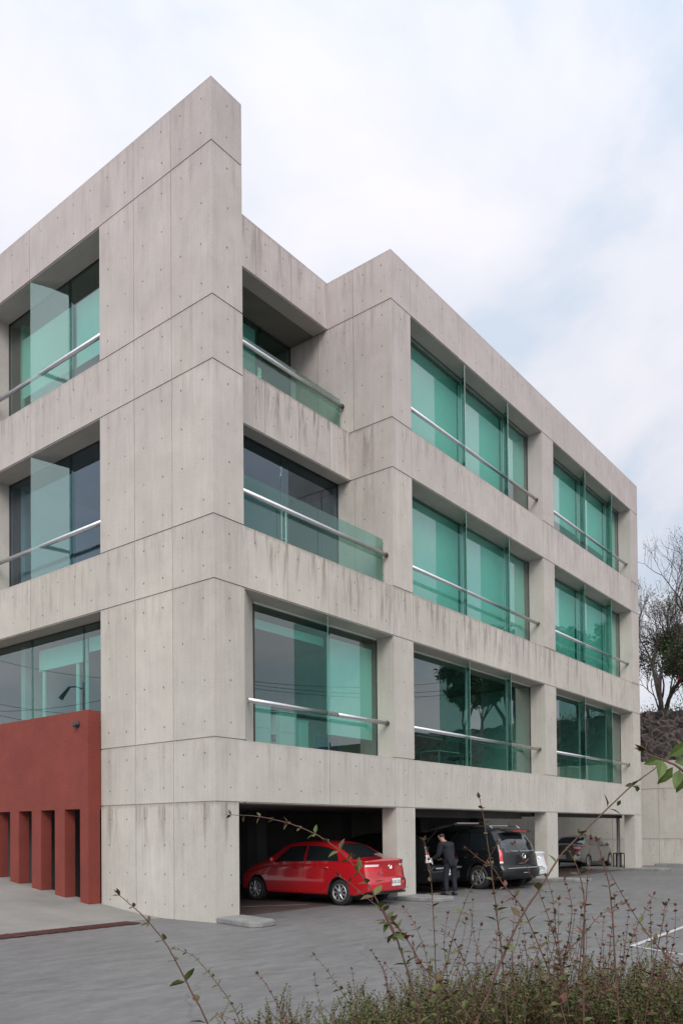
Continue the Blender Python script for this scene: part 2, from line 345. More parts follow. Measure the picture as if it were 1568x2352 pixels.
# ================================================================== GROUND
def gz(x, y):
    """ground height: flat yard, ramp rising along the left face of the building"""
    t = y - 1.6
    r = 0 if t <= 0 else .132*t*t/(t+.8)
    return min(r, 3.0)*(1 if x < .02 else 0)
g = MB(); xs = [-400,-120,-40,-20,-14]+[-12+.5*i for i in range(25)]; ys = [-400,-120,-40,-20,-10,-5,-2,0]+[.5+.5*i for i in range(40)]+[40,120]
for i in range(len(xs)-1):
    for j in range(len(ys)-1):
        a = [(xs[i],ys[j]),(xs[i+1],ys[j]),(xs[i+1],ys[j+1]),(xs[i],ys[j+1])]
        g.face([(p[0],p[1],gz(*p)) for p in a])
xs2 = [0,.02] ; g.box(.0, .03, 0, 20, -.2, -.005)
for x0, x1 in ((0, 60), (60, 400)):
    for y0, y1 in ((-400,-30),(-30,40),(40,400)): g.face([(x0,y0,0),(x1,y0,0),(x1,y1,0),(x0,y1,0)])
o = g.build('ground', 'ground', fixn=True); tag(o, 'grey swept concrete parking yard', None, kind='structure')
# paler ramp apron beside the red wall
g = MB()
prev = None
N_ = 26
for i in range(N_):
    for j in range(22):
        def pt(i, j):
            y = 1.56 + (18-1.56)*i/N_; xl = -9.0; xr = -.02
            x = xr + (xl-xr)*j/22; yy = y
            return (x, yy, gz(x, yy)+.006)
        g.face([pt(i,j+1), pt(i,j), pt(i+1,j), pt(i+1,j+1)])
o = g.build('ramp', 'apron', fixn=True); tag(o, 'pale concrete ramp rising beside the red wall', None, kind='structure')
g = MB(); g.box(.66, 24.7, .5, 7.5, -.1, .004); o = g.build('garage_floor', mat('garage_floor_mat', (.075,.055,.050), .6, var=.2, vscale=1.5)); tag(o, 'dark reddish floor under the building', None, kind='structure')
# painted bay lines
g = MB()
def strip(a, b, w, z=.006):
    a = Vector((*a, z)); b = Vector((*b, z)); d = (b-a).normalized(); n = Vector((-d.y, d.x, 0))*w/2
    g.face([a-n, b-n, b+n, a+n])
strip((1.346,-7.543), (6.5,-7.40), .085); 
strip((1.35,-7.60), (.4,-9.4), .065)
strip((1.2,2.9), (4.0,1.1), .06, .009)
o = g.build('bay_markings', 'line'); tag(o, 'white painted parking bay lines', None, kind='structure')

# drain grate
dg = empty('drain_grate', 'long dark red slotted drain grate set in the ramp foot', 'drain')
p0 = Vector((-.85, 1.36)); d = Vector((-1, .02)).normalized(); n_ = Vector((-d.y, d.x))
g = MB(); L_ = 7.5
def q3(s, w): 
    p = p0 + d*s + n_*w; return (p.x, p.y, gz(p.x, p.y)+.012)
for k in range(26):
    a, b = L_*k/26, L_*(k+1)/26
    g.face([q3(a,-.30), q3(b,-.30), q3(b,.30), q3(a,.17)])
g.build('channel', 'grate', dg, fixn=True)
g = MB()
for k in range(93):
    a = .04 + .08*k
    A = [Vector(q3(a,-.26)), Vector(q3(a+.045,-.26)), Vector(q3(a+.045,.26)), Vector(q3(a,.26))]
    g.face([v+Vector((0,0,.008)) for v in A])
for s in (1.25, 2.5, 3.75, 5.0, 6.25):
    g.face([Vector(q3(s,-.30))+Vector((0,0,.012)), Vector(q3(s+.03,-.30))+Vector((0,0,.012)), Vector(q3(s+.03,.30))+Vector((0,0,.012)), Vector(q3(s,.30))+Vector((0,0,.012))])
g.build('slats', 'grate', dg, fixn=True)

# ================================================================== BUILDING
B = empty('office_building', 'four storey fair-faced concrete office building with green glass windows', 'building', (12, 6, 0))
def bpart(mb, name, mats, parent=None, **k):
    o = mb.build(name, mats, None, **k); p = parent or B; o.parent = p; o.matrix_parent_inverse = Matrix.Translation((-12,-6,0)) if p is B else Matrix()
    return o
Z1, Z2, Z3, Z4, Z5, Z6, Z7, Z8 = 2.36, 3.62, 6.725, 7.995, 11.05, 12.33, 15.385, 16.66
G = .012   # half joint
TR = random.Random(3)
def member(mb, x0, x1, y0, y1, z0, z1, xs=(), ys=(), st=0, hx=None, hy=None, top=None, gz0=G, gz1=G):
    """a concrete member cut into formwork panels by recessed joints; a core sits behind them"""
    X = [x0]+sorted(xs)+[x1]; Y = [y0]+sorted(ys)+[y1]; v = .0085
    for i in range(len(X)-1):
        for j in range(len(Y)-1):
            a = X[i] + (v if i else 0); b = X[i+1] - (v if i < len(X)-2 else 0)
            c = Y[j] + (v if j else 0); d_ = Y[j+1] - (v if j < len(Y)-2 else 0)
            mb.tone = TR.uniform(-1, 1); mb.box(a, b, c, d_, z0+gz0, z1-gz1, 0, z1, st); mb.tone = 0
    mb.box(x0+.022, x1-.022, y0+.022, y1-.022, z0-gz0, z1-gz1-.004, 0, z1, 0)
def holes(mb, axis, const, us, zs, sgn=-1):
    for u in us:
        for z in zs:
            rr = .013+random.random()*.006; uu = u+random.uniform(-.02,.02); zz = z+random.uniform(-.02,.02); pts = []
            for k in range(7):
                t = 2*pi*k/7*(-sgn if axis == 'y' else sgn)
                a, b = uu+rr*cos(t), zz+rr*1.15*sin(t)
                pts.append((a, const+sgn*.0022, b) if axis == 'y' else (const+sgn*.0022, a, b))
            mb.face(pts, 1)
def rows(z0, z1):
    h = z1-z0
    if h < 1.6: return [z0+.30, z0+h-.30]
    n = max(3, round(h/.8)); return [z0+.33+(h-.66)*k/(n-1) for k in range(n)]
CM = ['conc', 'hole']
M_ = 3.667
# --- corner pier: the tall wall at the left end of the long front
lev = [(0,Z1),(Z1,Z2),(Z2,Z3),(Z3,Z4),(Z4,Z5),(Z5,Z6),(Z6,Z7),(Z7,Z8)]
pm = MB()
for i, (a, b) in enumerate(lev):
    w = .64 if i == 0 else .83
    member(pm, 0, w, 0, M_, (a-.3 if i == 0 else a), b, ys=[1.222, 2.444], st=.35 if i else .85, gz0=G if i else 0, gz1=0 if i == 7 else G)
    rz = [.30,.90,1.5,2.05] if i == 0 else rows(a, b)
    holes(pm, 'x', 0, [.30,.92,1.52,2.14,2.75,3.36], rz)
    holes(pm, 'y', 0, [.42], rz)
# splayed return at the first floor
pm.prism([(.83,.0),(1.64,.56),(1.64,.75),(.83,.75)], Z2+G, Z3-G, 0, .1)
bpart(pm, 'corner_wall', CM)

# --- long front: belts
U = [.83]+[.83+1.33*k for k in range(1,4)]+[6.15,7.04]
def belt(name, x0, x1, y0, y1, z0, z1, xs, st, top_open=False):
    b = MB(); member(b, x0, x1, y0, y1, z0, z1, xs=xs, st=st, gz1=0 if z1 in (Z8,) else G)
    us = []; X = [x0]+sorted(xs)+[x1]
    for i in range(len(X)-1):
        w = X[i+1]-X[i]; k = max(1, round(w/.62)); us += [X[i]+w*(q+.5)/k for q in range(k)]
    holes(b, 'y', y0, us, rows(z0, z1))
    return bpart(b, name, CM)
xb = [6.15,7.04,9.6,12.2,15.15,16.05,18.7,21.4,23.95]
belt('floor_beam', .83, 24.8, 0, .62, Z1, Z2, [3.53]+xb, .35)
belt('floor_beam', .83, 24.8, 0, .62, Z3, Z4, [2.15,3.53]+xb, 1.0)
belt('floor_beam', 6.15, 24.8, 0, .62, Z5, Z6, xb[1:], .55)
belt('roof_beam', 6.15, 24.8, 0, .50, Z7, Z8, xb[1:], .30)
# stepped-back beams of the two terraces
belt('terrace_beam', .83, 6.15, 1.35, 1.75, Z5, Z6, [1.75,2.9,4.1,5.3], 1.25)
belt('terrace_roof_beam', .83, 6.15, 2.10, 2.60, Z7, Z8, [2.1,3.4,4.7], .7)
# --- columns
def col(x0, x1, z0, z1, y1=.55, st=.15, ys=(), hyy=None, ground=False):
    b = MB(); member(b, x0, x1, 0, y1, z0, z1, ys=ys, st=st, gz0=0 if ground else G, gz1=G)
    holes(b, 'y', 0, [(x0+x1)/2], rows(max(z0,0), z1))
    if hyy: holes(b, 'x', x0, hyy, rows(z0, z1))
    return bpart(b, 'column', CM)
for x0, x1 in ((6.20,7.04),(15.17,16.05),(23.95,24.80)):
    col(x0, x1, -.2, Z1, .45, ground=True, st=.2)
    col(x0-(.05 if x0 < 7 else .02), x1, Z2, Z3)
col(6.15, 7.04, Z4, Z5, 1.9, .55, [1.22], [.3,.9,1.5])
col(6.15, 7.04, Z6, Z7, 3.6, .55, [1.22,2.44], [.3,.92,1.52,2.1])
b = MB()
b = MB()  # side faces of the beams where the front block steps forward of the terraces
holes(b, 'x', 6.15, [.3,.9], rows(Z5,Z6)); member(b, 6.15, 6.75, .62, 1.35, Z5, Z6, st=1.0); bpart(b, 'side_beam', CM); b = MB(); holes(b, 'x', 6.15, [.3,.9,1.5], rows(Z7,Z8)); member(b, 6.15, 6.75, .50, 2.10, Z7, Z8, xs=(), ys=[1.222], st=.5, gz1=0)
bpart(b, 'side_beam', CM)
for x0, x1 in ((15.15,16.05),(23.95,24.80)):
    col(x0, x1, Z4, Z5); col(x0, x1, Z6, Z7)
# --- left face: beams beyond the solid wall
LY = 8.56
def lbelt(name, z0, z1, st):
    b = MB(); ys = [M_+2.85, M_+4.9, 9.9, 11.2, 12.5]
    member(b, 0, .62, M_, 14, z0, z1, ys=ys, st=st, gz1=0 if z1 == Z8 else G)
    holes(b, 'x', 0, [M_+.34+.66*k for k in range(14)], rows(z0, z1))
    return bpart(b, name, CM)
lbelt('floor_beam', Z3, Z4, .5); lbelt('floor_beam', Z5, Z6, .55); lbelt('roof_beam', Z7, Z8, .25)
for a, c in ((Z4,Z5),(Z6,Z7)):
    b = MB(); member(b, 0, .7, LY, 9.9, a, c, st=.2); holes(b, 'x', 0, [8.85,9.5], rows(a,c)); bpart(b, 'column', CM)
    b = MB(); b.box(.2, .6, 9.9, 14, a, c, 0); bpart(b, 'column', ['conc'])
b = MB(); b.box(.7, .9, 12, 14, Z1, Z3, 0); bpart(b, 'column', ['conc'])

# --- slabs, roof, inner walls
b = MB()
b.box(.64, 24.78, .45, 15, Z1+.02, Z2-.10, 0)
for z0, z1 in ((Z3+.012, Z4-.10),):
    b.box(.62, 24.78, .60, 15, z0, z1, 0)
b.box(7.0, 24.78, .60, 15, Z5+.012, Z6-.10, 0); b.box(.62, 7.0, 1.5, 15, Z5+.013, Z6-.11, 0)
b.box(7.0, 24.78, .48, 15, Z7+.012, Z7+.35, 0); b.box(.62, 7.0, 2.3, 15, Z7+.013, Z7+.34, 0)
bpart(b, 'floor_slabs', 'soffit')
b = MB()
for z0, z1 in ((Z2-.09, Z3),(Z4-.09,Z5),(Z6-.09,Z7)):
    b.box(.85, 24.5, 8.2, 8.4, z0, z1, 0)                       # back partition of the front rooms
    for x in (15.55, 24.45): b.box(x-.08, x+.08, .72, 8.2, z0, z1, 0)
    b.box(6.55, 6.71, (.72 if z0 < 5 else (1.95 if z0 < 9 else 3.7)), 8.2, z0, z1, 0)
    b.box(.75, 24.6, 14.8, 15, z0, z1, 0)
b.box(8.3, 10.45, 2.3, 2.4, Z2-.09, Z3, 0); b.box(17.2, 18.9, 3.0, 3.1, Z2-.09, Z3, 0)
bpart(b, 'inner_walls', 'inner')
b = MB()
for z in (Z2, Z4, Z6): b.box(.9, 24.4, (.75 if z < 5 else 3.6), 14.7, z-.085, z-.07, 0)
bpart(b, 'carpet', 'room_floor')
b = MB(); b.box(24.5, 24.8, .6, 15, Z2, Z8, 0); bpart(b, 'end_wall', ['conc'])
# ground floor: dark garage
b = MB()
b.box(.64, 24.6, 7.5, 7.7, 0, Z1+.02, 0); b.box(.5, .64, 7.7, 15, 0, Z1, 0)
for x in (3.4, 6.6, 11.2, 15.5, 20.0): b.box(x, x+.4, 5.3, 5.7, 0, Z1+.02, 0)
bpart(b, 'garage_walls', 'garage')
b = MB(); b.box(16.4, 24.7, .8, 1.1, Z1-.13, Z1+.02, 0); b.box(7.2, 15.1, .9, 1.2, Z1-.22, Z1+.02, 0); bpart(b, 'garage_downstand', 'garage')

# --- windows
def window(plane, u0, u1, z0, z1, depth, fins, blinds, sill='alu', name='window', finlen=None, gl='glass'):
    """plane 'y': long front, pane spans x; plane 'x': left face, pane spans y. fins = positions; blinds = [(u0,u1,ztop,zbot)]"""
    P3 = (lambda u, dd, z: (u, dd, z)) if plane == 'y' else (lambda u, dd, z: (dd, u, z))
    def bx(mb, a, b_, d0, d1, c, e_):
        if plane == 'y': mb.box(a, b_, d0, d1, c, e_)
        else: mb.box(d0, d1, a, b_, c, e_)
    fr = MB(); t = .03
    def bs(mb, a, b_, d0, d1, c, e_):
        k = len(mb.mi); bx(mb, a, b_, d0, d1, c, e_)
        for q in range(k, len(mb.mi)): mb.mi[q] = 1
    bx(fr, u0, u1, depth-.03, depth+.05, z0, z0+.035); bx(fr, u0+.001, u1-.001, depth-.01, depth+.05, z1-.04, z1-.001)
    bs(fr, u0, u0+.03, depth-.012, depth+.04, z0+.035, z1-.04); bs(fr, u1-.03, u1, depth-.012, depth+.04, z0+.035, z1-.04)
    for f in fins: bx(fr, f-.012, f+.012, depth+.008, depth+.04, z0+.036, z1-.041)
    w = bpart(fr, name, [sill, 'dark_metal'])
    edges = [u0+.03]+list(fins)+[u1-.03]
    for i in range(len(edges)-1):
        g_ = MB(); a, b_ = edges[i]+.006, edges[i+1]-.006
        g_.face([P3(a,depth,z0+.03), P3(b_,depth,z0+.03), P3(b_,depth,z1-.03), P3(a,depth,z1-.03)])
        bpart(g_, 'pane', gl, w)
    for f in fins:
        g_ = MB()
        if finlen: bx(g_, f-.008, f+.008, depth-finlen, depth-.005, z0+.04, z1-.02)
        else:
            # the baffles stand at an angle, leaning back towards the corner of the building
            a_, c_ = Vector((f, depth-.02, 0)), Vector((f-.68, .03, 0)); nn = Vector((c_.y-a_.y, a_.x-c_.x, 0)).normalized()*.014
            g_.prism([(a_.x,a_.y),(c_.x,c_.y),(c_.x+nn.x,c_.y+nn.y),(a_.x+nn.x,a_.y+nn.y)][::-1], z0+.02, z1-.02)
            for q in (3, 5): g_.mi[q] = 1
        bpart(g_, 'glass_fin', ['fin', 'fin_edge'], w)
    for (a, b_, zt, zb) in blinds:
        g_ = MB(); dd = depth+.11+random.uniform(0,.05)
        n = 8
        bx(g_, a, b_, dd, dd+.006, zb, zt); bx(g_, a, b_, dd-.01, dd+.012, zb-.025, zb-.001)
        bpart(g_, 'blind', 'blind', w)
    return w
Y0 = .55
A, Bf = [9.75+.95, 13.35], [19.8, 22.35]
A = [10.63, 13.34]
# first floor
window('y', 1.64, 6.17, Z2+.01, Z3-.01, Y0, [4.22], [(1.68,4.18,Z3-.32,Z3-.50),(4.27,6.1,Z3-.28,4.12)], 'white_alu')
window('y', 7.04, 15.15, Z2+.01, Z3-.01, Y0, [10.75,13.38], [], 'white_alu')
window('y', 16.05, 23.95, Z2+.01, Z3-.01, Y0, [19.45,22.25], [], 'white_alu')
# second floor
window('y', 7.04, 15.15, Z4, Z5, Y0, [10.63,13.36], [(7.08,10.59,Z5-.06,Z4+.1),(10.67,13.32,Z5-.06,Z4+.1),(13.4,15.1,Z5-.06,Z4+.1)])
window('y', 16.05, 23.95, Z4, Z5, Y0, [19.55,22.3], [(16.1,19.5,Z5-.06,Z4+.35),(19.6,22.26,Z5-.06,Z4+.1),(22.34,23.9,Z5-.06,Z4+.1)])
window('y', .83, 6.15, Z4, Z5, 1.78, [3.9], [], 'dark_metal', finlen=.02, gl='sky_glass')
# third floor
window('y', 7.04, 15.15, Z6, Z7, Y0, [10.63,13.36], [(7.08,10.59,Z7-.06,Z6+.06),(10.67,13.32,Z7-.06,Z6+.62),(13.4,15.1,Z7-.06,Z6+1.15)])
window('y', 16.05, 23.95, Z6, Z7, Y0, [19.7,22.5], [(16.1,17.6,Z7-.06,Z6+1.1),(17.62,19.6,Z7-.06,Z6+.9),(19.75,22.4,Z7-.06,Z6+.85),(22.55,23.9,Z7-.06,Z6+.08)])
window('y', .83, 6.15, Z6, Z7, 3.45, [3.3,4.9], [(3.34,4.86,Z7-.06,Z6+.3)], 'dark_metal', finlen=.06)
# left face
window('x', M_, LY, Z4, Z5, .62, [5.74], [], 'dark_metal', finlen=.04, gl='sky_glass')
window('x', M_, LY, Z6, Z7, .62, [5.74], [(3.75,5.7,Z7-.55,Z6+.95),(5.79,8.1,Z7-.55,Z6+.95)], 'dark_metal', finlen=.04)
window('x', M_, 12, Z2+.01, Z3-.01, .50, [5.05,7.28], [(3.75,5.0,Z3-.30,Z3-.62),(5.1,7.2,Z3-.3,Z3-.8)], 'dark_metal', finlen=.03)
# thin pale glazing bars of the first floor office, left face
for y in (4.22, 5.18, 5.55, 7.02):
    b = MB(); b.box(.66, .70, y-.05, y+.05, Z2, Z3-.6); bpart(b, 'glazing_bar', 'blind')
# angled glass baffles of the left face
for z0, z1 in ((Z4, Z5), (Z6, Z7)):
    b = MB(); a = Vector((0.01, 6.50, z0+.01)); c = Vector((.60, 5.76, z0+.01)); dn = Vector((c.y-a.y, a.x-c.x, 0)).normalized()*.015
    za, zc = z1-.06, z1-.34
    p = [a, c, Vector((c.x,c.y,zc)), Vector((a.x,a.y,za))]; q = [v+dn for v in p]
    b.face(p); b.face(q[::-1])
    for i in range(4): b.face([p[i], q[i], q[(i+1)%4], p[(i+1)%4]])
    bpart(b, 'glass_baffle', 'fin', fixn=True)

# --- rails
def rail(p0, p1, r=.052, foot=None, ends=(1,1)):
    b = MB(); p0, p1 = Vector(p0), Vector(p1)
    b.tube([p0, p1], r, 14)
    o = bpart(b, 'handrail', 'steel', smooth=False)
    for pl in o.data.polygons: pl.use_smooth = len(pl.vertices) == 4
    return o
def railcap(p, ax):
    b = MB(); p = Vector(p); d = Vector(ax)
    b.tube([p, p+d*.035], .062, 12); b.tube([p+d*.03, p+d*.09], .028, 10)
    bpart(b, 'rail_bracket', 'dark_metal')
for z, ys_ in ((4.50,.2),(8.80,.2),(13.07,.2)):
    for x0, x1 in ((7.06, 15.06), (16.07, 23.86)):
        rail((x0, ys_, z), (x1, ys_, z)); railcap((x1, ys_, z), (1,0,0))
rail((1.02,.12,4.47), (3.98,.16,4.49)); rail((4.02,.16,4.49), (6.08,.2,4.50)); railcap((6.07,.2,4.5),(1,0,0))
b = MB(); b.tube([(1.05,.12,4.45),(1.05,.20,4.45)], .03, 10); bpart(b, 'rail_bracket', 'dark_metal')
rail((.83,.18,8.80), (6.07,.18,8.80)); railcap((6.06,.18,8.8),(1,0,0))
rail((.83,1.56,13.08), (6.07,1.56,13.08)); railcap((6.06,1.56,13.08),(1,0,0))
rail((.17,3.667,8.80), (.17,LY,8.80)); rail((.17,3.667,13.07), (.17,LY,13.07))
# terrace balustrades of glass
for y, z0, zt in ((.28, Z4, 9.22), (1.63, Z6, 13.28)):
    b = MB(); es = [.84, 2.2 if y > 1 else 3.5, 6.08]
    for i in range(2): b.box(es[i]+.006, es[i+1]-.006, y-.008, y+.008, z0-.02, zt)
    bpart(b, 'balustrade', 'clear')
b = MB()
b.tube([(3.98,1.70,8.25),(3.98,1.70,9.75)], .018, 8); b.tube([(3.98,1.70,9.0),(3.98,1.77,9.0)], .01, 6); bpart(b, 'door_pull', 'white_alu')
b = MB(); b.tube([(3.82,1.70,8.9),(3.82,1.70,9.75)], .012, 8); bpart(b, 'door_pull', 'white_alu')
# terrace floor decks
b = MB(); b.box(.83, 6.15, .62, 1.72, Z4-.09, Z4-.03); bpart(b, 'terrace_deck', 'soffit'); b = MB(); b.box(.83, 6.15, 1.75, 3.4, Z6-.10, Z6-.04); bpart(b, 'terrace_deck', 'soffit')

# ================================================================== RED WALL
RWall = empty('red_wall', 'rough dark red rendered wall with a row of square pillars along its foot', 'wall', (-.33, 3.66, 0))
def rpart(mb, name, mats, **k):
    o = mb.build(name, mats, None, **k); o.parent = RWall; o.matrix_parent_inverse = Matrix.Translation((.33,-3.66,0)); return o
b = MB(); b.box(-.33, -.005, 3.675, 16, 2.30, 4.475); 
rpart(b, 'wall_panel', 'red')
yy = [(3.675,3.985)]; y = 4.58
while y < 15: yy.append((y, y+.39)); y += .96
for a, c in yy:
    b = MB(); b.box(-.33+(.0 if a < 4 else .001), -.03 if a < 4 else -.06, a, c, max(0, gz(-.3,a)-.1), 2.30); rpart(b, 'pillar', 'red')
b = MB()
sc = Vector((-.33, 4.05, 4.18)); b.tube([sc, sc+Vector((-.05,0,0))], .07, 14)
for k in range(5):
    t0, t1 = k/5*pi/2, (k+1)/5*pi/2
    b.tube([sc+Vector((-.05-.07*sin(t0),0,-.015*k)), sc+Vector((-.05-.07*sin(t1),0,-.015*(k+1)))], [.065*cos(t0)+.004, .065*cos(t1)+.004], 14)
rpart(b, 'security_camera', 'dark_metal', smooth=True)

# ================================================================== KERB ISLANDS
KL = ['pale chamfered kerb island at the foot of the corner wall', 'kerb island at the column between the red car and the man', 'kerb island at the column right of the white car', 'kerb island at the last column by the downpipe']
for i, (x0, x1) in enumerate(((-.10,.70),(6.12,7.05),(15.12,16.1),(23.9,24.85))):
    b = MB(); y0 = -1.28
    yb = -.005
    poly = [(x0+.05,y0+.25),(x0+.2,y0),(x1-.25,y0+.0),(x1,y0+.2),(x1,yb),(x0+(.12 if i == 0 else 0),yb)]
    if i == 0: poly = [(-.22,-1.12),(-.05,-1.28),(.30,-1.27),(.46,-1.1),(.72,-.005),(.02,-.005)]
    b.prism(poly, 0, .105)
    if i: b.box(x0+.02, x0+.078 if i == 1 else x0+.05, .02, 2.2, 0, .103); b.box(x0+.1, x1-.1, .47, 2.4, 0, .102)
    o = b.build('kerb_island', 'kerb', fixn=True); tag(o, KL[i], 'kerb', 'kerb islands at the feet of the columns')
    md = o.modifiers.new('bevel', 'BEVEL'); md.width = .02; md.segments = 2

# ================================================================== RETAINING WALL, HILL
rw = empty('retaining_wall', 'tall panelled concrete retaining wall topped with dark volcanic rubble', 'wall', (29, 0, 0))
def wpart(mb, name, mats, **k):
    o = mb.build(name, mats, None, **k); o.parent = rw; o.matrix_parent_inverse = Matrix.Translation((-29,0,0)); return o
b = MB(); ys = [-14+1.12*k for k in range(1, 28)]
for z0, z1 in ((-.2,1.28),(1.28,3.68),(3.68,5.0)):
    member(b, 29, 29.4, -14, 18, z0, z1, ys=ys, st=.5)
holes(b, 'x', 29, [-14+.56*k+.28 for k in range(56)], [.5,1.0,1.6,2.3,3.2,4.0,4.7])
wpart(b, 'concrete_panels', CM)
# rubble: a coarse displaced face
b = MB(); ny, nz = 190, 18
def sp(i, j):
    y = -14+32*i/ny; z = 5.0+2.38*j/nz
    h = mnoise.noise(Vector((y*2.6, z*2.6, 3)))*.09+mnoise.noise(Vector((y*6.5, z*6.5, 9)))*.05+random.uniform(-.02,.02)
    top = .05*sin(y*2.3)+.04*sin(y*7.1) if j == nz else 0
    return (29.15+h, y, z+top)
gr = [[sp(i,j) for j in range(nz+1)] for i in range(ny+1)]
for i in range(ny):
    for j in range(nz): b.face([gr[i][j], gr[i][j+1], gr[i+1][j+1], gr[i+1][j]])
    b.face([gr[i][nz], (29.9,gr[i][nz][1],7.35), (29.9,gr[i+1][nz][1],7.35), gr[i+1][nz]])
b.box(29.28, 29.9, -14, 18, 5.0, 7.30)
wpart(b, 'rubble_top', 'stone')
b = MB(); b.box(28.2, 28.95, -8, .55, 0, .12); o = b.build('kerb_island', 'kerb'); tag(o, 'low kerb along the foot of the retaining wall', 'kerb')
g = MB(); g.box(29.5, 200, -60, 160, 2, 7.2); o = g.build('hillside', mat('hill_soil', (.06,.055,.035), .95, var=.3, vscale=2, bump=.8, bscale=8)); tag(o, 'high ground behind the retaining wall', None, kind='structure')

# ================================================================== CARS
def interp(pts, x):
    if x <= pts[0][0]: return pts[0][1]
    for (a, b), (c, d) in zip(pts, pts[1:]):
        if x <= c:
            t = (x-a)/(c-a) if c > a else 0; return b+(d-b)*t
    return pts[-1][1]
def smooth_profile(pts, x, w=.07):
    return sum(interp(pts, x+k*w/2)*c for k, c in ((-2,1),(-1,2),(0,3),(1,2),(2,1)))/9
def wheel(parent, x, y, r, w, side, spokes=9, rimr=.66, holes_=False):
    b = MB(); prof = [(rimr*r,-.5),(r*.80,-.52),(r*.93,-.50),(r*.985,-.38),(r,-.2),(r,.2),(r*.985,.38),(r*.93,.50),(r*.80,.52),(rimr*r,.5),(rimr*r*.97,.2),(rimr*r*.97,-.2)]
    n = 32; vs_ = []; fs = []
    for k in range(n):
        t = 2*pi*k/n
        for (rr, ww) in prof: vs_.append((rr*cos(t), ww*w, rr*sin(t)))
    q = len(prof)
    for k in range(n):
        for i in range(q):
            fs.append((k*q+i, k*q+(i+1)%q, ((k+1)%n)*q+(i+1)%q, ((k+1)%n)*q+i))
    b.raw(vs_, fs)
    tyre = b.build('wheel', 'rubber', parent, smooth=True, fixn=True); tyre.location = (x, y, r)
    R0 = rimr*r*.99; b = MB(); yo = side*w*.42
    # rim lip
    b.tube([(R0*.965*cos(2*pi*k/28), yo+side*.012, R0*.965*sin(2*pi*k/28)) for k in range(29)], .016, 6, caps=False)
    for k in range(spokes):
        t = 2*pi*k/spokes; wd = R0*(.17 if spokes > 6 else .30)
        ct, st_ = cos(t), sin(t)
        def pp(rad, off, dy): return (rad*ct-off*st_, yo+side*dy, rad*st_+off*ct)
        A = [pp(R0*.12,-wd*.45,.018), pp(R0*.12,wd*.45,.018), pp(R0*.97,wd*.95,.002), pp(R0*.97,-wd*.95,.002)]
        mid = [pp(R0*.12,0,.030), pp(R0*.97,0,.012)]
        b.raw(A+mid, [(0,4,5,3),(4,1,2,5)])
    b.tube([(0,yo,0),(0,yo+side*.035,0)], [R0*.24, R0*.20], 16)
    b.build('rim', 'rim', tyre, fixn=False)
    b = MB(); b.tube([(0,yo-side*.07,0),(0,yo-side*.05,0)], R0*.96, 24); b.build('brake_disc', 'plastic', tyre)
    return tyre

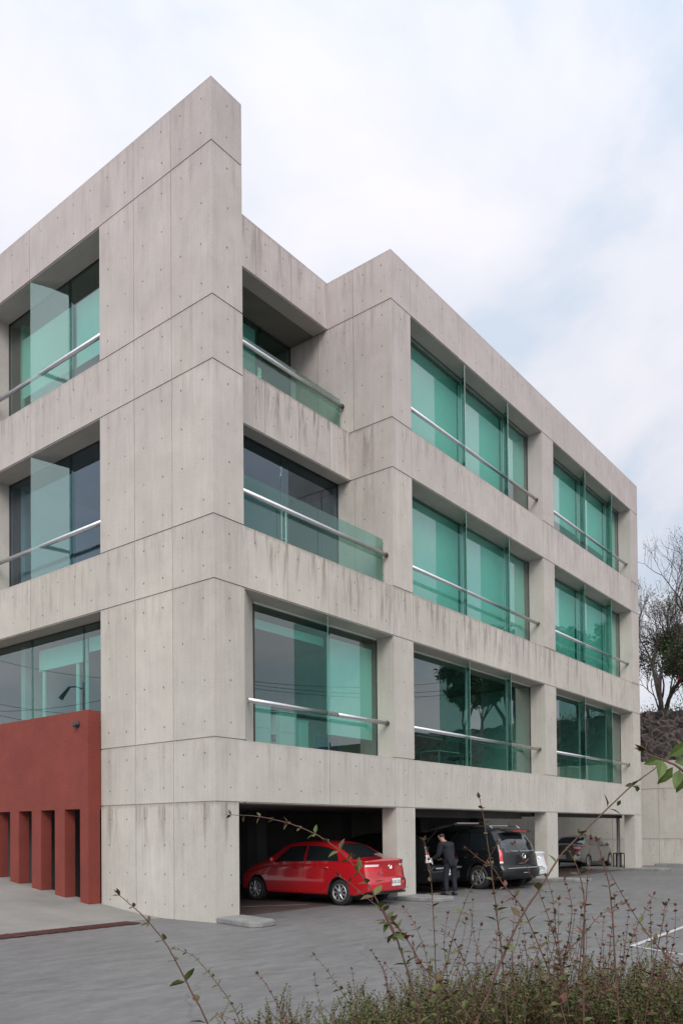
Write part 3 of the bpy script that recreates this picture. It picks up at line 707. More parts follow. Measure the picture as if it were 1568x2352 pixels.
def car(name, label, cat, loc, rz, sp, paint, group='cars parked under and behind the building'):
    T = empty(name, label, cat, loc, rz, group)
    L, Wd, top, belt, sill = sp['L'], sp['W']/2, sp['top'], sp['belt'], sp['sill']
    wx, wr = sp['wheels'], sp['wr']; tumble = sp.get('tumble', .27); Hm = max(z for _, z in top)
    nx = int(L/.022); K1, K2, NB = 14, 26, 22
    arch = wr+.055
    def zb(x):
        z = sill + .10*max(0, 1-x/.45)**1.5 + .06*max(0, (x-L+.5)/.5)
        for w in wx:
            d = abs(x-w)
            if d < arch: z = max(z, wr + sqrt(arch*arch-d*d))
        return z
    rear = sp['rear']; front = sp.get('front', [(0,.06),(.3,0),(.6,0),(.8,.10),(2,.2)])
    def P(a, s, k):
        x = a*L; zt = smooth_profile(top, x, sp.get('sm', .12)); zbe = min(smooth_profile(belt, x), zt-.05)
        drop = sp.get('crown', .045)
        ztop_s = zt - drop*abs(s)**3
        z0 = zb(x); zbe_ = max(zbe, z0+.02)
        if k <= K1: z = z0+(zbe_-z0)*k/K1
        else: z = zbe_+(ztop_s-zbe_)*(k-K1)/(K2-K1)
        # half width
        pl = 1 - .075*abs(2*a-1)**5 - .05*max(0,(2*a-1))**6
        if z <= zbe_:
            t = (z-sill)/(zbe_-sill+1e-6); t = max(0,min(1,t)); w = Wd*(.945+.055*sin(pi*min(1,t*.62+.18)) ) ; w -= Wd*.02*max(0,t-.85)/.15
        else:
            t = (z-zbe_)/(Hm-zbe_); w = Wd*.972*(1-tumble*min(1,t)**1.15)
            lo = (z-zbe_)/.05
            if zt-zbe_ < .12: w = Wd*.972*(1-.05*min(1,(z-zbe_)/.07)**2)
        w *= pl
        y = s*w
        xr = interp(rear, z) + sp.get('plan', .13)*abs(s)**3.2
        xf = interp(front, z) + .20*abs(s)**3
        x2 = x + xr*(1-a)**(sp.get('rpow',7)) - xf*a**7
        return Vector((x2, y, z))
    idx = {}; vs_ = []; 
    def vid(i, j, k):
        if (i, j, k) not in idx: idx[(i,j,k)] = len(vs_); vs_.append(P(i/nx, 2*j/NB-1, k))
        return idx[(i,j,k)]
    groups = {}
    zone = sp['zone']
    def add(kind, q, kk=0):
        c = sum((vs_[i] for i in q), Vector())/4
        x, y, z = c; zt = smooth_profile(top, x, .12); zbe = smooth_profile(belt, x)
        key = zone(kind, x, y, z, zt, zbe, abs(y)/(Wd), kk)
        if key is None: return
        groups.setdefault(key, []).append(q)
    for i in range(nx):
        for k in range(K2):
            add('side', [vid(i,0,k), vid(i+1,0,k), vid(i+1,0,k+1), vid(i,0,k+1)], k)
            add('side', [vid(i,NB,k), vid(i,NB,k+1), vid(i+1,NB,k+1), vid(i+1,NB,k)], k)
        for j in range(NB):
            add('top', [vid(i,j,K2), vid(i+1,j,K2), vid(i+1,j+1,K2), vid(i,j+1,K2)])
            add('bottom', [vid(i,j,0), vid(i,j+1,0), vid(i+1,j+1,0), vid(i+1,j,0)])
    for j in range(NB):
        for k in range(K2):
            add('rear', [vid(0,j,k), vid(0,j,k+1), vid(0,j+1,k+1), vid(0,j+1,k)])
            add('front', [vid(nx,j,k), vid(nx,j+1,k), vid(nx,j+1,k+1), vid(nx,j,k+1)])
    # shared smooth normals
    me0 = bpy.data.meshes.new('t'); me0.from_pydata(vs_, [], [q for g_ in groups.values() for q in g_]); me0.update()
    bm = bmesh.new(); bm.from_mesh(me0); bmesh.ops.recalc_face_normals(bm, faces=bm.faces); bm.normal_update(); vn = [v.normal.copy() for v in bm.verts]; bm.free(); bpy.data.meshes.remove(me0)
    for key, qs in groups.items():
        nm, mt = key.split('|')
        used = {}; v2 = []; f2 = []
        for q in qs:
            f = []
            for i in q:
                if i not in used: used[i] = len(v2); v2.append(vs_[i])
                f.append(used[i])
            f2.append(f)
        me = bpy.data.meshes.new(nm.split('.')[0]); me.from_pydata(v2, [], f2); me.materials.append(M[paint] if mt == 'paint' else M[mt])
        me.polygons.foreach_set('use_smooth', [True]*len(me.polygons))
        inv = {b: a for a, b in used.items()}
        me.update(); me.normals_split_custom_set_from_vertices([vn[inv[i]] for i in range(len(v2))])
        o = bpy.data.objects.new(nm.split('.')[0], me); C.objects.link(o); o.parent = T
    for w in wx:
        for s in (-1, 1): wheel(T, w, s*(Wd-.115), wr, .20, s, sp.get('spokes', 9), sp.get('rimr', .66))
    # wheel wells
    b = MB()
    for w in wx: b.box(w-arch*1.0, w+arch*1.0, -Wd+.22, Wd-.22, wr*.9, wr+arch*.98)
    b.build('wheel_well', 'plastic', T)
    T['_P'] = 0; del T['_P']
    return T, P, nx
def seam(T, pts, name='door_seam', r=.006, mt='plastic'):
    b = MB(); b.tube(pts, r, 5); b.build(name, mt, T)

def sedan_zone(L, rw=(.62,1.28), ws=(2.72,3.35), sw=(.98,3.12), pil=((2.02,2.10),), tail=(.62,.86,.50), glassd=.07):
    def z_(kind, x, y, z, zt, zbe, s, kk):
        if kind == 'bottom': return 'underbody|plastic'
        if kind == 'top':
            if rw[0] < x < rw[1] and s < .60+.22*(rw[1]-x)/(rw[1]-rw[0]): return 'rear_window|car_glass'
            if ws[0] < x < ws[1] and s < .60+.22*(x-ws[0])/(ws[1]-ws[0]): return 'windscreen|car_glass'
        if kind == 'side' and 15 <= kk < 24 and zt-zbe > .14:
            lo = sw[0]+(z-zbe)*.55; hi = sw[1]-(z-zbe)*1.25
            if lo < x < hi and not any(a < x < b for a, b in pil):
                return ('side_window%s|car_glass' % ('.L%d' % sum(x > a for a, b in pil) if y > 0 else '.R%d' % sum(x > a for a, b in pil)))
        if (kind in ('rear', 'side')) and x < .46 and tail[0] < z < tail[1] and s > tail[2]:
            if kind == 'side' and z < tail[0]+.03+x*.38: return 'body|paint'
            if z > (tail[0]+tail[1])/2+.0 and kind == 'rear' : return 'tail_light.%s|tail_white' % ('A' if y > 0 else 'B')
            return 'tail_light.%s|tail' % ('C' if y > 0 else 'D')
        if z < .30 and kind in ('side',) : return 'body|paint'
        return 'body|paint'
    return z_
sed = dict(L=4.45, W=1.70, sill=.24, wheels=(.96, 3.72), wr=.30, wr2=0, rimr=.68, plan=.16,
    top=[(-.3,1.0),(0,1.07),(.28,1.075),(.60,1.10),(1.25,1.42),(1.65,1.49),(2.3,1.50),(2.75,1.44),(3.35,1.06),(3.7,.98),(4.25,.84),(4.45,.72)],
    belt=[(0,.99),(.6,1.0),(1.2,.99),(2.4,.955),(3.3,.93),(4.45,.68)],
    rear=[(.2,.10),(.33,.0),(.55,.0),(.62,.05),(.90,.10),(1.02,.07),(1.06,.10),(1.6,.15)], zone=sedan_zone(4.45, tail=(.80,.965,.50)))
def plate(T, x, z, w=.34, txt='XHS-22A', y=0):
    b = MB(); b.box(x-.012, x, y-w/2, y+w/2, z-.085, z+.085); p = b.build('number_plate', 'plate', T)
    cu = bpy.data.curves.new('plate_text', 'FONT'); cu.body = txt; cu.size = .105; cu.align_x = 'CENTER'; cu.align_y = 'CENTER'; cu.extrude = .001
    t = bpy.data.objects.new('tmp', cu); C.objects.link(t); bpy.context.view_layer.update()
    me = bpy.data.meshes.new_from_object(t.evaluated_get(bpy.context.evaluated_depsgraph_get())); bpy.data.objects.remove(t)
    o = bpy.data.objects.new('lettering', me); C.objects.link(o); o.data.materials.clear(); o.data.materials.append(M['plate_ink']); o.parent = p
    o.matrix_local = Matrix.Translation((x-.0145, y, z)) @ Matrix(((0,0,-1,0),(-1,0,0,0),(0,1,0,0),(0,0,0,1)))
def emblem(T, x, z, r=.055, y=0):
    b = MB(); b.tube([(x, y+r*cos(2*pi*k/20), z+r*sin(2*pi*k/20)) for k in range(21)], .008, 6, caps=False)
    def st_(p, q): b.tube([(x, y-p[0]*r, z+p[1]*r), (x, y-q[0]*r, z+q[1]*r)], .006, 5)
    st_((-.35,.85),(0,.15)); st_((.35,.85),(0,.15))
    st_((-.8,.4),(-.4,-.8)); st_((-.4,-.8),(0,.0)); st_((0,.0),(.4,-.8)); st_((.4,-.8),(.8,.4))
    b.build('emblem', 'chrome', T)
def mirror(T, x, y, z, mt):
    s = 1 if y > 0 else -1
    b = MB(); b.tube([(x,y,z),(x,y+s*.07,z+.02)], .025, 8); b.tube([(x-.05,y+s*.13,z+.05),(x-.03,y+s*.13,z+.05),(x+.02,y+s*.13,z+.05),(x+.07,y+s*.12,z+.05)], [.075,.085,.08,.03], 12)
    b.build('mirror', mt, T, smooth=True)
def handles(T, P, L, xs, z, Wd, mt):
    for x in xs:
        for s in (1, -1):
            b = MB(); b.tube([(x,s*(Wd-.012),z),(x+.03,s*(Wd+.018),z),(x+.14,s*(Wd+.018),z),(x+.17,s*(Wd-.012),z)], .013, 6); b.build('door_handle', mt, T)

RC, P, nx = car('parked_car', 'bright red sedan parked nose-in under the building, seen from its rear left', 'car', (5.03, -.68, 0), R(90), sed, 'red_paint')
plate(RC, -.003, .53, .34, 'XHS-22A', -.12)
emblem(RC, .085, .88)
mirror(RC, 3.02, .84, .98, 'red_paint'); mirror(RC, 3.02, -.84, .98, 'red_paint')
for x in (2.06, 1.05): 
    for s in (1,):
        seam(RC, [(x+.04, s*.836, .95),(x, s*.85, .7),(x+(.0 if x > 1.5 else .22), s*.838, .42 if x > 1.5 else .62),(x+(.0 if x > 1.5 else .33), s*.825, .29)], 'door_seam', .005)
seam(RC, [(3.12,.81,.9),(3.13,.835,.6),(3.10,.81,.29)], 'door_seam', .005)
handles(RC, P, 4.45, (1.30, 2.22), .86, .845, 'red_paint')
seam(RC, [(.3,-.78,.56),(.045,-.55,.585),(.035,0,.59),(.045,.55,.585),(.3,.78,.56)], 'bumper_seam', .006)
seam(RC, [(.105,-.45,.78),(.09,-.43,.63),(.075,-.38,.605),(.07,.38,.605),(.09,.43,.63),(.105,.45,.78)], 'boot_seam', .005)
b = MB(); b.obox((.07,-.62,.27),(.03,0,0),(0,1.24,0),(0,0,.05)); b.build('bumper_valance', 'plastic', RC)
b = MB(); b.obox((.045,.36,.735),(-.003,0,0),(0,.10,0),(0,0,.028)); b.build('badge', 'chrome', RC)
b = MB(); b.tube([(1.75,.0,1.49),(1.50,.0,1.72)], .004, 5); b.build('antenna', 'plastic', RC)

RC.scale = (1, 1, 1.03)
# minivan
def van_zone(kind, x, y, z, zt, zbe, s, kk):
    if kind == 'bottom': return 'underbody|plastic'
    if kind in ('rear', 'top', 'side') and x < .62 and z > 1.10 and z < 1.62 and s < .76-.30*max(0,(z-1.3)) and kind != 'side': return 'rear_window|car_glass'
    if kind == 'side' and x < .30 and .80 < z < 1.17: return 'tail_light.%s|%s' % ('AB'[y > 0], 'tail')
    if kind == 'rear' and s > .80 and .80 < z < 1.17: return 'tail_light.%s|%s' % ('AB'[y > 0], 'tail_white' if z < .86 else 'tail')
    if kind == 'side' and 15 <= kk < 24 and zt-zbe > .2:
        lo, hi = .42+(z-zbe)*.35, 3.95-(z-zbe)*1.3
        pil = ((1.42,1.50),(2.62,2.72))
        if lo < x < hi and not any(a < x < b for a, b in pil): return 'side_window.%s%d|car_glass' % ('AB'[y > 0], sum(x > a for a, b in pil))
    if kind == 'top' and 3.55 < x < 4.3 and s < .8: return 'windscreen|car_glass'
    return 'body|paint'
van = dict(L=5.1, W=1.98, sill=.27, wheels=(1.05, 4.13), wr=.36, rimr=.64, spokes=6, plan=.20, tumble=.20, crown=.06, rpow=9, sm=.2,
    top=[(-.3,1.55),(0,1.60),(.18,1.72),(.5,1.79),(1.5,1.83),(2.8,1.80),(3.5,1.66),(4.3,1.15),(4.8,1.0),(5.1,.8)],
    belt=[(0,1.10),(2.5,1.08),(4.2,1.02),(5.1,.75)],
    rear=[(.2,.10),(.40,.0),(.62,.0),(.66,.07),(1.05,.13),(1.35,.24),(1.6,.42),(1.75,.55),(2,.6)], zone=van_zone)
VN, P, nx = car('parked_minivan', 'black minivan with tinted rounded rear glass and tall red tail lights', 'van', (11.42, -1.05, 0), R(80), van, 'black_paint')
emblem(VN, .11, .98, .085)
b = MB(); b.tube([(.05,-.86,.64),(-.012,-.5,.645),(-.02,0,.645),(-.012,.5,.645),(.05,.86,.64)], .014, 8); b.build('bumper_trim', 'chrome', VN)
b = MB(); b.tube([(.05,-.45,.50),(-.01,0,.50),(.05,.45,.50)], .012, 8); b.build('bumper_trim', 'chrome', VN)
b = MB(); b.obox((.26,-.6,1.70),(.30,0,.05),(0,1.2,0),(0,0,.03)); sp_ = b.build('spoiler', 'black_paint', VN)
b = MB(); b.obox((.252,-.32,1.705),(.02,0,0),(0,.64,0),(0,0,.028)); b.build('brake_light', 'tail', sp_)
for s in (1, -1):
    b = MB(); b.tube([(.75,s*.66,1.80),(.85,s*.66,1.87),(3.1,s*.66,1.88),(3.3,s*.66,1.80)], .022, 8); b.build('roof_rail', 'steel', VN)
for x in (1.2, 2.5):
    b = MB(); b.tube([(x,-.66,1.88),(x,.66,1.88)], .018, 8); b.build('roof_bar', 'steel', VN)
seam(VN, [(1.47,.975,1.06),(1.47,.985,.75),(1.44,.965,.36)]); seam(VN, [(2.66,.975,1.04),(2.66,.985,.75),(2.64,.965,.33)])
seam(VN, [(.3,.965,.90),(1.4,.988,.86)])
handles(VN, P, 5.1, (2.70,), .93, .985, 'black_paint'); handles(VN, P, 5.1, (1.52,), .93, .985, 'black_paint')
mirror(VN, 3.9, .98, 1.10, 'black_paint'); mirror(VN, 3.9, -.98, 1.10, 'black_paint')
b = MB(); b.tube([(.17,-.55,1.14),(.145,-.3,1.13),(.14,0,1.13),(.145,.3,1.13),(.17,.55,1.14)], .010, 6); b.build('tailgate_handle', 'chrome', VN)
b = MB(); b.tube([(.15,0,1.16),(.22,-.35,1.22)], .009, 6); b.build('rear_wiper', 'plastic', VN)

# dark wagon with its tailgate up
def wag_zone(kind, x, y, z, zt, zbe, s, kk):
    if kind == 'bottom': return 'underbody|plastic'
    if kind in ('rear','top') and x < .75 and z > .78 and s < .80: return None
    if kind in ('side','rear') and x < .26 and .86 < z < 1.20 : return 'tail_light.%s|%s' % ('AB'[y > 0], 'tail' if z > 1.0 else 'tail_white')
    if kind == 'side' and 15 <= kk < 24 and zt-zbe > .2:
        lo, hi = .55+(z-zbe)*.3, 3.4-(z-zbe)*1.1
        pil = ((1.3,1.38),(2.3,2.38))
        if lo < x < hi and not any(a < x < b for a, b in pil): return 'side_window.%s%d|car_glass' % ('AB'[y > 0], sum(x > a for a, b in pil))
    if kind == 'top' and 3.05 < x < 3.8 and s < .8: return 'windscreen|car_glass'
    return 'body|paint'
wag = dict(L=4.6, W=1.82, sill=.27, wheels=(.92, 3.62), wr=.345, spokes=7, plan=.14, tumble=.20, crown=.06, rpow=9, sm=.2,
    top=[(-.3,1.6),(0,1.62),(.3,1.69),(1.5,1.72),(2.5,1.70),(3.0,1.60),(3.8,1.1),(4.3,.98),(4.6,.8)],
    belt=[(0,1.06),(2.5,1.02),(3.7,.98),(4.6,.72)],
    rear=[(.2,.10),(.40,.0),(.62,.0),(.66,.05),(1.05,.10),(1.6,.30),(2,.4)], zone=wag_zone)
WG, P, nx = car('parked_wagon', 'black wagon with its tailgate raised behind the man in the dark suit', 'car', (9.12, .22, 0), R(90), wag, 'black_paint')
b = MB(); b.box(.10, 1.6, -.72, .72, .70, .74); b.box(1.6, 1.7, -.72, .72, .70, 1.2); b.build('boot_floor', 'plastic', WG)
tg = MB(); tg.obox((.36,-.68,1.70),(-.95,0,.20),(0,1.36,0),(.02,0,.06)); tgo = tg.build('tailgate', 'black_paint', WG)
b = MB(); b.obox((-.56,-.5,1.93),(-.02,0,.004),(0,1.0,0),(0,0,.03)); b.build('brake_light', 'tail', tgo)
b = MB(); b.tube([(-.61,-.6,1.955),(-.60,.6,1.955)], .012, 6); b.build('tailgate_edge', 'steel', tgo)
for s in (1,-1):
    b = MB(); b.tube([(.42,s*.66,1.35),(.0,s*.64,1.78)], .012, 6); b.build('gas_strut', 'plastic', tgo)
plate(WG, .0, .58, .34, 'PDK-41C', 0)
b = MB(); b.tube([(.04,-.7,.70),(-.01,0,.70),(.04,.7,.70)], .03, 8); b.build('bumper_trim', 'steel', WG)

# white saloon and grey saloon
WH, P, nx = car('parked_car', 'white car mostly hidden behind the black minivan', 'car', (13.35, -.62, 0), R(90), dict(sed, zone=sedan_zone(4.45, tail=(.78,1.0,.62))), 'white_paint_car')
emblem(WH, .085, .88, .05); plate(WH, -.003, .52, .34, 'LMT-70B', 0)
GR, P, nx = car('parked_car', 'grey sedan parked sideways beyond the third bay, near the downpipe', 'car', (24.35, 3.42, 0), R(0), dict(sed, zone=sedan_zone(4.45, tail=(.78,.98,.60))), 'grey_paint')
plate(GR, -.003, .52, .34, 'GZR-55D', 0); mirror(GR, 3.02, -.84, 1.0, 'grey_paint'); mirror(GR, 3.02, .84, 1.0, 'grey_paint')
seam(GR, [(2.1,-.836,.95),(2.06,-.85,.7),(2.06,-.825,.29)]); handles(GR, P, 4.45, (1.30,2.22), .86, .845, 'grey_paint')

# ================================================================== MAN
def skinned(name, pts, edges, rad, mt, parent, sub=2):
    me = bpy.data.meshes.new(name); me.from_pydata(pts, edges, []); o = bpy.data.objects.new(name, me); C.objects.link(o); o.parent = parent
    o.modifiers.new('skin', 'SKIN'); sv_ = me.skin_vertices[0].data
    for i, r in enumerate(rad): sv_[i].radius = r if isinstance(r, tuple) else (r, r)
    sv_[0].use_root = True
    ss = o.modifiers.new('sub', 'SUBSURF'); ss.levels = sub; ss.render_levels = sub
    bpy.context.view_layer.update()
    dg_ = bpy.context.evaluated_depsgraph_get(); nm = bpy.data.meshes.new_from_object(o.evaluated_get(dg_)); 
    bpy.data.objects.remove(o); nm.name = name
    o = bpy.data.objects.new(name, nm); C.objects.link(o); nm.materials.clear(); nm.materials.append(M[mt]); o.parent = parent
    nm.polygons.foreach_set('use_smooth', [True]*len(nm.polygons))
    return o
# local: x to the right, y forward (towards the wagon), z up; he leans forward and to his left over the open boot
man = empty('person', 'man in dark suit leaning into the open back of the black wagon, papers in hand', 'person', (8.22, -.34, 0), R(-24))
J = dict(pel=(0,0,.93), sp1=(-.01,.03,1.08), sp2=(-.04,.08,1.24), ch=(-.07,.13,1.38), nk=(-.10,.18,1.475), hd0=(-.125,.215,1.535), hd1=(-.14,.235,1.60), hd2=(-.145,.24,1.655),
    hl=(-.10,.0,.88), kl=(-.12,.05,.48), al=(-.13,-.01,.09), fl=(-.15,.13,.04), hr=(.10,.0,.88), kr=(.12,.02,.48), ar=(.13,-.04,.09), fr=(.17,.10,.04),
    sl=(-.23,.10,1.36), el=(-.29,.13,1.08), wl=(-.32,.36,.98), ml=(-.32,.42,.965), sr=(.10,.10,1.36), er=(.17,.12,1.08), wr=(.02,.42,.98), mr=(-.01,.48,.96))
def sk(name, names, ed, rad, mt, parent=man, sub=2): 
    return skinned(name, [J[n] for n in names], [(names.index(a), names.index(b_)) for a, b_ in ed], rad, mt, parent, sub)
nb = ['pel','sp1','sp2','ch','nk','hd0','hd1','hd2','hl','kl','al','fl','hr','kr','ar','fr','sl','el','wl','ml','sr','er','wr','mr']
eb = [('pel','sp1'),('sp1','sp2'),('sp2','ch'),('ch','nk'),('nk','hd0'),('hd0','hd1'),('hd1','hd2'),('pel','hl'),('hl','kl'),('kl','al'),('al','fl'),('pel','hr'),('hr','kr'),('kr','ar'),('ar','fr'),('ch','sl'),('sl','el'),('el','wl'),('wl','ml'),('ch','sr'),('sr','er'),('er','wr'),('wr','mr')]
rb = [(.11,.08),(.09,.07),(.09,.07),(.10,.07),.052,.078,.086,.06,.07,.05,.035,.03,.07,.05,.035,.03,.045,.035,.026,.034,.045,.035,.026,.034]
body = sk('body', nb, eb, rb, 'skin')
jk = ['pel','sp1','sp2','ch','sl','el','wl','sr','er','wr']
J['hem'] = (.0,.0,.84)
J['jt'] = (-.09,.155,1.44)
jk = ['ch','sp2','sp1','pel','hem','sl','el','wl','sr','er','wr','jt']
jacket = sk('jacket', jk, [('ch','sp2'),('sp2','sp1'),('sp1','pel'),('pel','hem'),('ch','sl'),('sl','el'),('el','wl'),('ch','sr'),('sr','er'),('er','wr'),('ch','jt')],
    [(.175,.15),(.175,.155),(.165,.155),(.168,.158),(.172,.162),.10,.072,.05,.10,.072,.05,.075], 'suit')
tn = ['pel','hl','kl','al','hr','kr','ar']
sk('trousers', tn, [('pel','hl'),('hl','kl'),('kl','al'),('pel','hr'),('hr','kr'),('kr','ar')], [(.15,.12),.105,.078,.062,.105,.078,.062], 'trouser')
J.update(h0=(-.122,.185,1.555), h1=(-.137,.212,1.62), h2=(-.143,.228,1.665))
sk('hair', ['h0','h1','h2'], [('h0','h1'),('h1','h2')], [.074,.088,.066], 'hair')
J.update(c0=(-.095,.17,1.455), c1=(-.105,.185,1.49)); sk('shirt_collar', ['c0','c1'], [('c0','c1')], [.062,.058], 'shirt', sub=1)
b = MB()
for s in (1,-1):   # ears
    b.tube([(-.138+s*.083,.22,1.575),(-.138+s*.092,.215,1.60),(-.138+s*.085,.225,1.62)], [.012,.016,.010], 6)
b.tube([(-.145,.315,1.60),(-.147,.335,1.575)], [.010,.016], 6)
b.build('face_detail', 'skin', man, smooth=True)
for s, k in ((-1,'l'),(1,'r')):
    a = Vector(J['a'+k]); f = Vector(J['f'+k]); b = MB()
    b.tube([(a.x,a.y-.07,.045),(a.x,a.y,.055),(f.x,f.y,.045),(f.x+.01*s,f.y+.08,.03)], [.035,.052,.05,.03], 10); b.build('shoe', 'plastic', man, smooth=True)
# fingers of both hands
for k, s in (('l',-1),('r',1)):
    m_ = Vector(J['m'+k]); 
    b = MB()
    for q in range(4):
        o_ = Vector(((q-1.5)*.019, .02, -.005+.004*(1.5-abs(q-1.5)))); L1 = (.034,.040,.038,.030)[q]
        b.tube([m_+o_, m_+o_+Vector((0,L1,-.006)), m_+o_+Vector((0,L1*1.5,-.028))], [.0095,.0085,.007], 7)
    b.tube([m_+Vector((-s*.028,-.02,.0)), m_+Vector((-s*.05,.01,.005)), m_+Vector((-s*.045,.04,.0))], [.011,.010,.008], 7)
    b.build('fingers', 'skin', man, smooth=True)
b = MB(); b.obox((7.76,.06,.89), (.18,.02,.01), (.01,.10,.20), (.0,-.003,.001)); o = b.build('paper_sheet', 'paper'); tag(o, 'white sheet of paper in the man\'s left hand', 'paper')
b = MB(); b.obox((8.0,.10,.84), (.10,.03,.0), (.03,.06,.17), (.002,-.003,.0)); o = b.build('paper_sheet', 'paper'); tag(o, 'narrow folded white paper close to the man\'s jacket', 'paper')

# ================================================================== DOWNPIPE
dp = empty('downpipe', 'tall grey metal downpipe in a dark frame guard beside the last column', 'pipe', (24.62, .95, 0))
b = MB(); b.tube([(0,0,0),(0,0,Z1+.02)], .075, 16); b.tube([(0,0,.62),(0,0,.66)], .09, 16); b.tube([(0,0,2.05),(0,0,2.09)], .09, 16); b.build('pipe', 'pipe', dp, smooth=False)
b = MB()
for dx_, dy_ in ((-.16,-.16),(.16,-.2),(-.16,.16),(.16,.16)): b.box(dx_-.02, dx_+.02, dy_-.02, dy_+.02, 0, .72)
b.box(-.18,.18,-.20,-.16,.68,.72); b.box(-.18,.18,.14,.18,.681,.721); b.box(-.18,-.14,-.16,.14,.682,.722); b.box(.14,.18,-.16,.14,.683,.723); b.box(-.18,.18,-.2,-.16,.02,.06)
b.build('guard_frame', 'rust', dp)

# ================================================================== ROOM FURNITURE seen through the glass
def furn(name, label, cat, mb, mt, group=None): o = mb.build(name, mt); return tag(o, label, cat, group)
for i, (x0, x1, z1, lab) in enumerate(((2.05,2.85,1.02,'pale low cabinet at the left of the first floor corner window'),(3.15,3.75,.95,'pale cabinet between the binder shelf and the drawer unit'),(3.85,4.18,.80,'narrow drawer unit beside the window mullion'))):
    b = MB(); b.box(x0, x1, 1.2, 1.65, Z2-.07, Z2+z1); b.box(x0-.01, x1+.01, 1.18, 1.66, Z2+z1, Z2+z1+.025)
    b.box(x0+.01, x1-.01, 1.185, 1.2, Z2+.08, Z2+z1*.5-.01); b.box(x0+.01, x1-.01, 1.185, 1.2, Z2+z1*.5+.01, Z2+z1-.02)
    furn('cabinet', lab, 'cabinet', b, 'cab', 'cabinets under the first floor corner window')
sh = empty('binder_shelf', 'open shelf holding upright dark binders behind the corner window', 'shelf', (2.87,1.25,Z2-.07))
b = MB(); b.box(0,.02,0,.35,0,1.0); b.box(.24,.26,0,.35,0,1.0); b.box(.02,.24,.33,.35,0,1.0); b.box(.02,.24,0,.33,.0,.03); b.box(.02,.24,0,.33,.48,.5); b.box(0,.26,0,.35,1.0,1.02); b.build('shelf_frame', 'cab', sh)
for k in range(4):
    b = MB(); x = .03+.052*k; b.box(x, x+.042, .02, .28, .03, .36+.02*(k%2)); b.box(x+.008, x+.034, .016, .02, .14, .30, 1); o = b.build('binder', ['book','white_alu'], None); o.location = (2.87,1.25,Z2-.07)
    tag(o, ['dark binder at the left end of the shelf row','dark binder second from the left on the shelf','dark binder third from the left on the shelf','dark binder at the right end of the shelf row'][k], 'binder', 'binders on the shelf')
b = MB(); b.box(4.6, 5.4, 1.25, 1.3, Z2-.07, Z2+.5); furn('screen_board', 'dark blue board standing behind the blind of the corner window', 'board', b, 'blue')
def desk(x, y, z, lab):
    d = empty('desk', lab, 'desk', (x,y,z-.07), 0, 'office desks'); b = MB(); b.box(-.8,.8,-.4,.4,.72,.75); b.build('desktop', 'cab', d)
    for sx in (-.75,.72):
        for sy in (-.36,.33):
            b = MB(); b.box(sx, sx+.04, sy, sy+.04, 0, .72); b.build('leg', 'alu', d)
def chair(x, y, z, rz, lab):
    d = empty('office_chair', lab, 'chair', (x,y,z-.07), rz, 'office chairs'); 
    b = MB(); b.box(-.24,.24,-.24,.24,.44,.51); b.build('seat', 'plastic', d)
    b = MB(); b.box(-.22,.22,.22,.27,.60,1.12); b.tube([(0,.25,.48),(0,.27,.62)], .02, 6); b.build('backrest', 'plastic', d)
    b = MB(); b.tube([(0,0,.06),(0,0,.44)], .025, 8)
    for k in range(5): b.tube([(0,0,.09),(.28*cos(k*2*pi/5),.28*sin(k*2*pi/5),.05)], .018, 6)
    b.build('star_base', 'alu', d)
desk(12.0,2.2,Z2,'desk behind the middle first floor window, left of centre'); desk(18.2,1.6,Z2,'desk nearest the glass in the last first floor window'); desk(21.0,1.7,Z2,'desk at the right of the last first floor window')
chair(11.7,1.45,Z2,R(180),'black swivel chair behind the middle first floor window'); chair(18.3,2.35,Z2,0,'black swivel chair at the desk in the last first floor window')
b = MB(); b.tube([(11.9,2.0,Z2+.75),(11.9,2.0,Z2+1.0)], .03, 8)
for k in range(9):
    t = k*2.4; b.tube([(11.9,2.0,Z2+.95),(11.9+.12*cos(t),2+.12*sin(t),Z2+1.25+.05*(k%3)),(11.9+.22*cos(t),2+.22*sin(t),Z2+1.45+.08*(k%2))], [.015,.02,.004], 5)
furn('potted_plant', 'spiky dark plant on the desk behind the middle first floor window', 'plant', b, 'leafA')
for (x, y) in ((2.2,9.4),):
    b = MB(); b.box(x-.3,x+.3,y-.1,y+.1,Z3-.45,Z3-.38); o = b.build('ceiling_lamp', 'lampglow'); tag(o, 'small lit ceiling lamp behind the left face window above the red wall', 'lamp')

# ================================================================== FOLIAGE
def leaf(mb, p, d, up, L, w, mi=0):
    d = d.normalized(); sd_ = d.cross(up)
    if sd_.length < 1e-3: sd_ = Vector((1,0,0))
    sd_.normalize(); n = sd_.cross(d).normalized()
    c = p+d*L*.06
    vs_ = [p, c+d*L*.30+sd_*w*.5+n*w*.14, c+d*L*.62+sd_*w*.36+n*w*.08-n*L*.03, p+d*L-n*L*.10, c+d*L*.62-sd_*w*.36+n*w*.08-n*L*.03, c+d*L*.30-sd_*w*.5+n*w*.14, c+d*L*.34, c+d*L*.64-n*L*.03]
    mb.raw(vs_, [(0,1,6),(1,2,7,6),(2,3,7),(0,6,5),(6,7,4,5),(7,3,4)], mi)
def un(px, py, dist):
    q = Fv*FPX + Rv*(px-784) - Uv*(py-1176-704.82); return CAM + q/(FPX)*dist
def rnd(a=1): return Vector((random.uniform(-a,a), random.uniform(-a,a), random.uniform(-a,a)))
Z6c = lambda pts: [((240+x/2.063)*.91857, (2150+y/2.063)*.91857) for x, y in pts]
Z7c = lambda pts: [((940+x/2.0443)*.91857, (2100+y/2.0443)*.91857) for x, y in pts]
Z3c = lambda pts: [((580+x/3.409)*.91857, (2000+y/3.409)*.91857) for x, y in pts]
Z4c = lambda pts: [((1020+x/4.126)*.91857, (2000+y/4.126)*.91857) for x, y in pts]
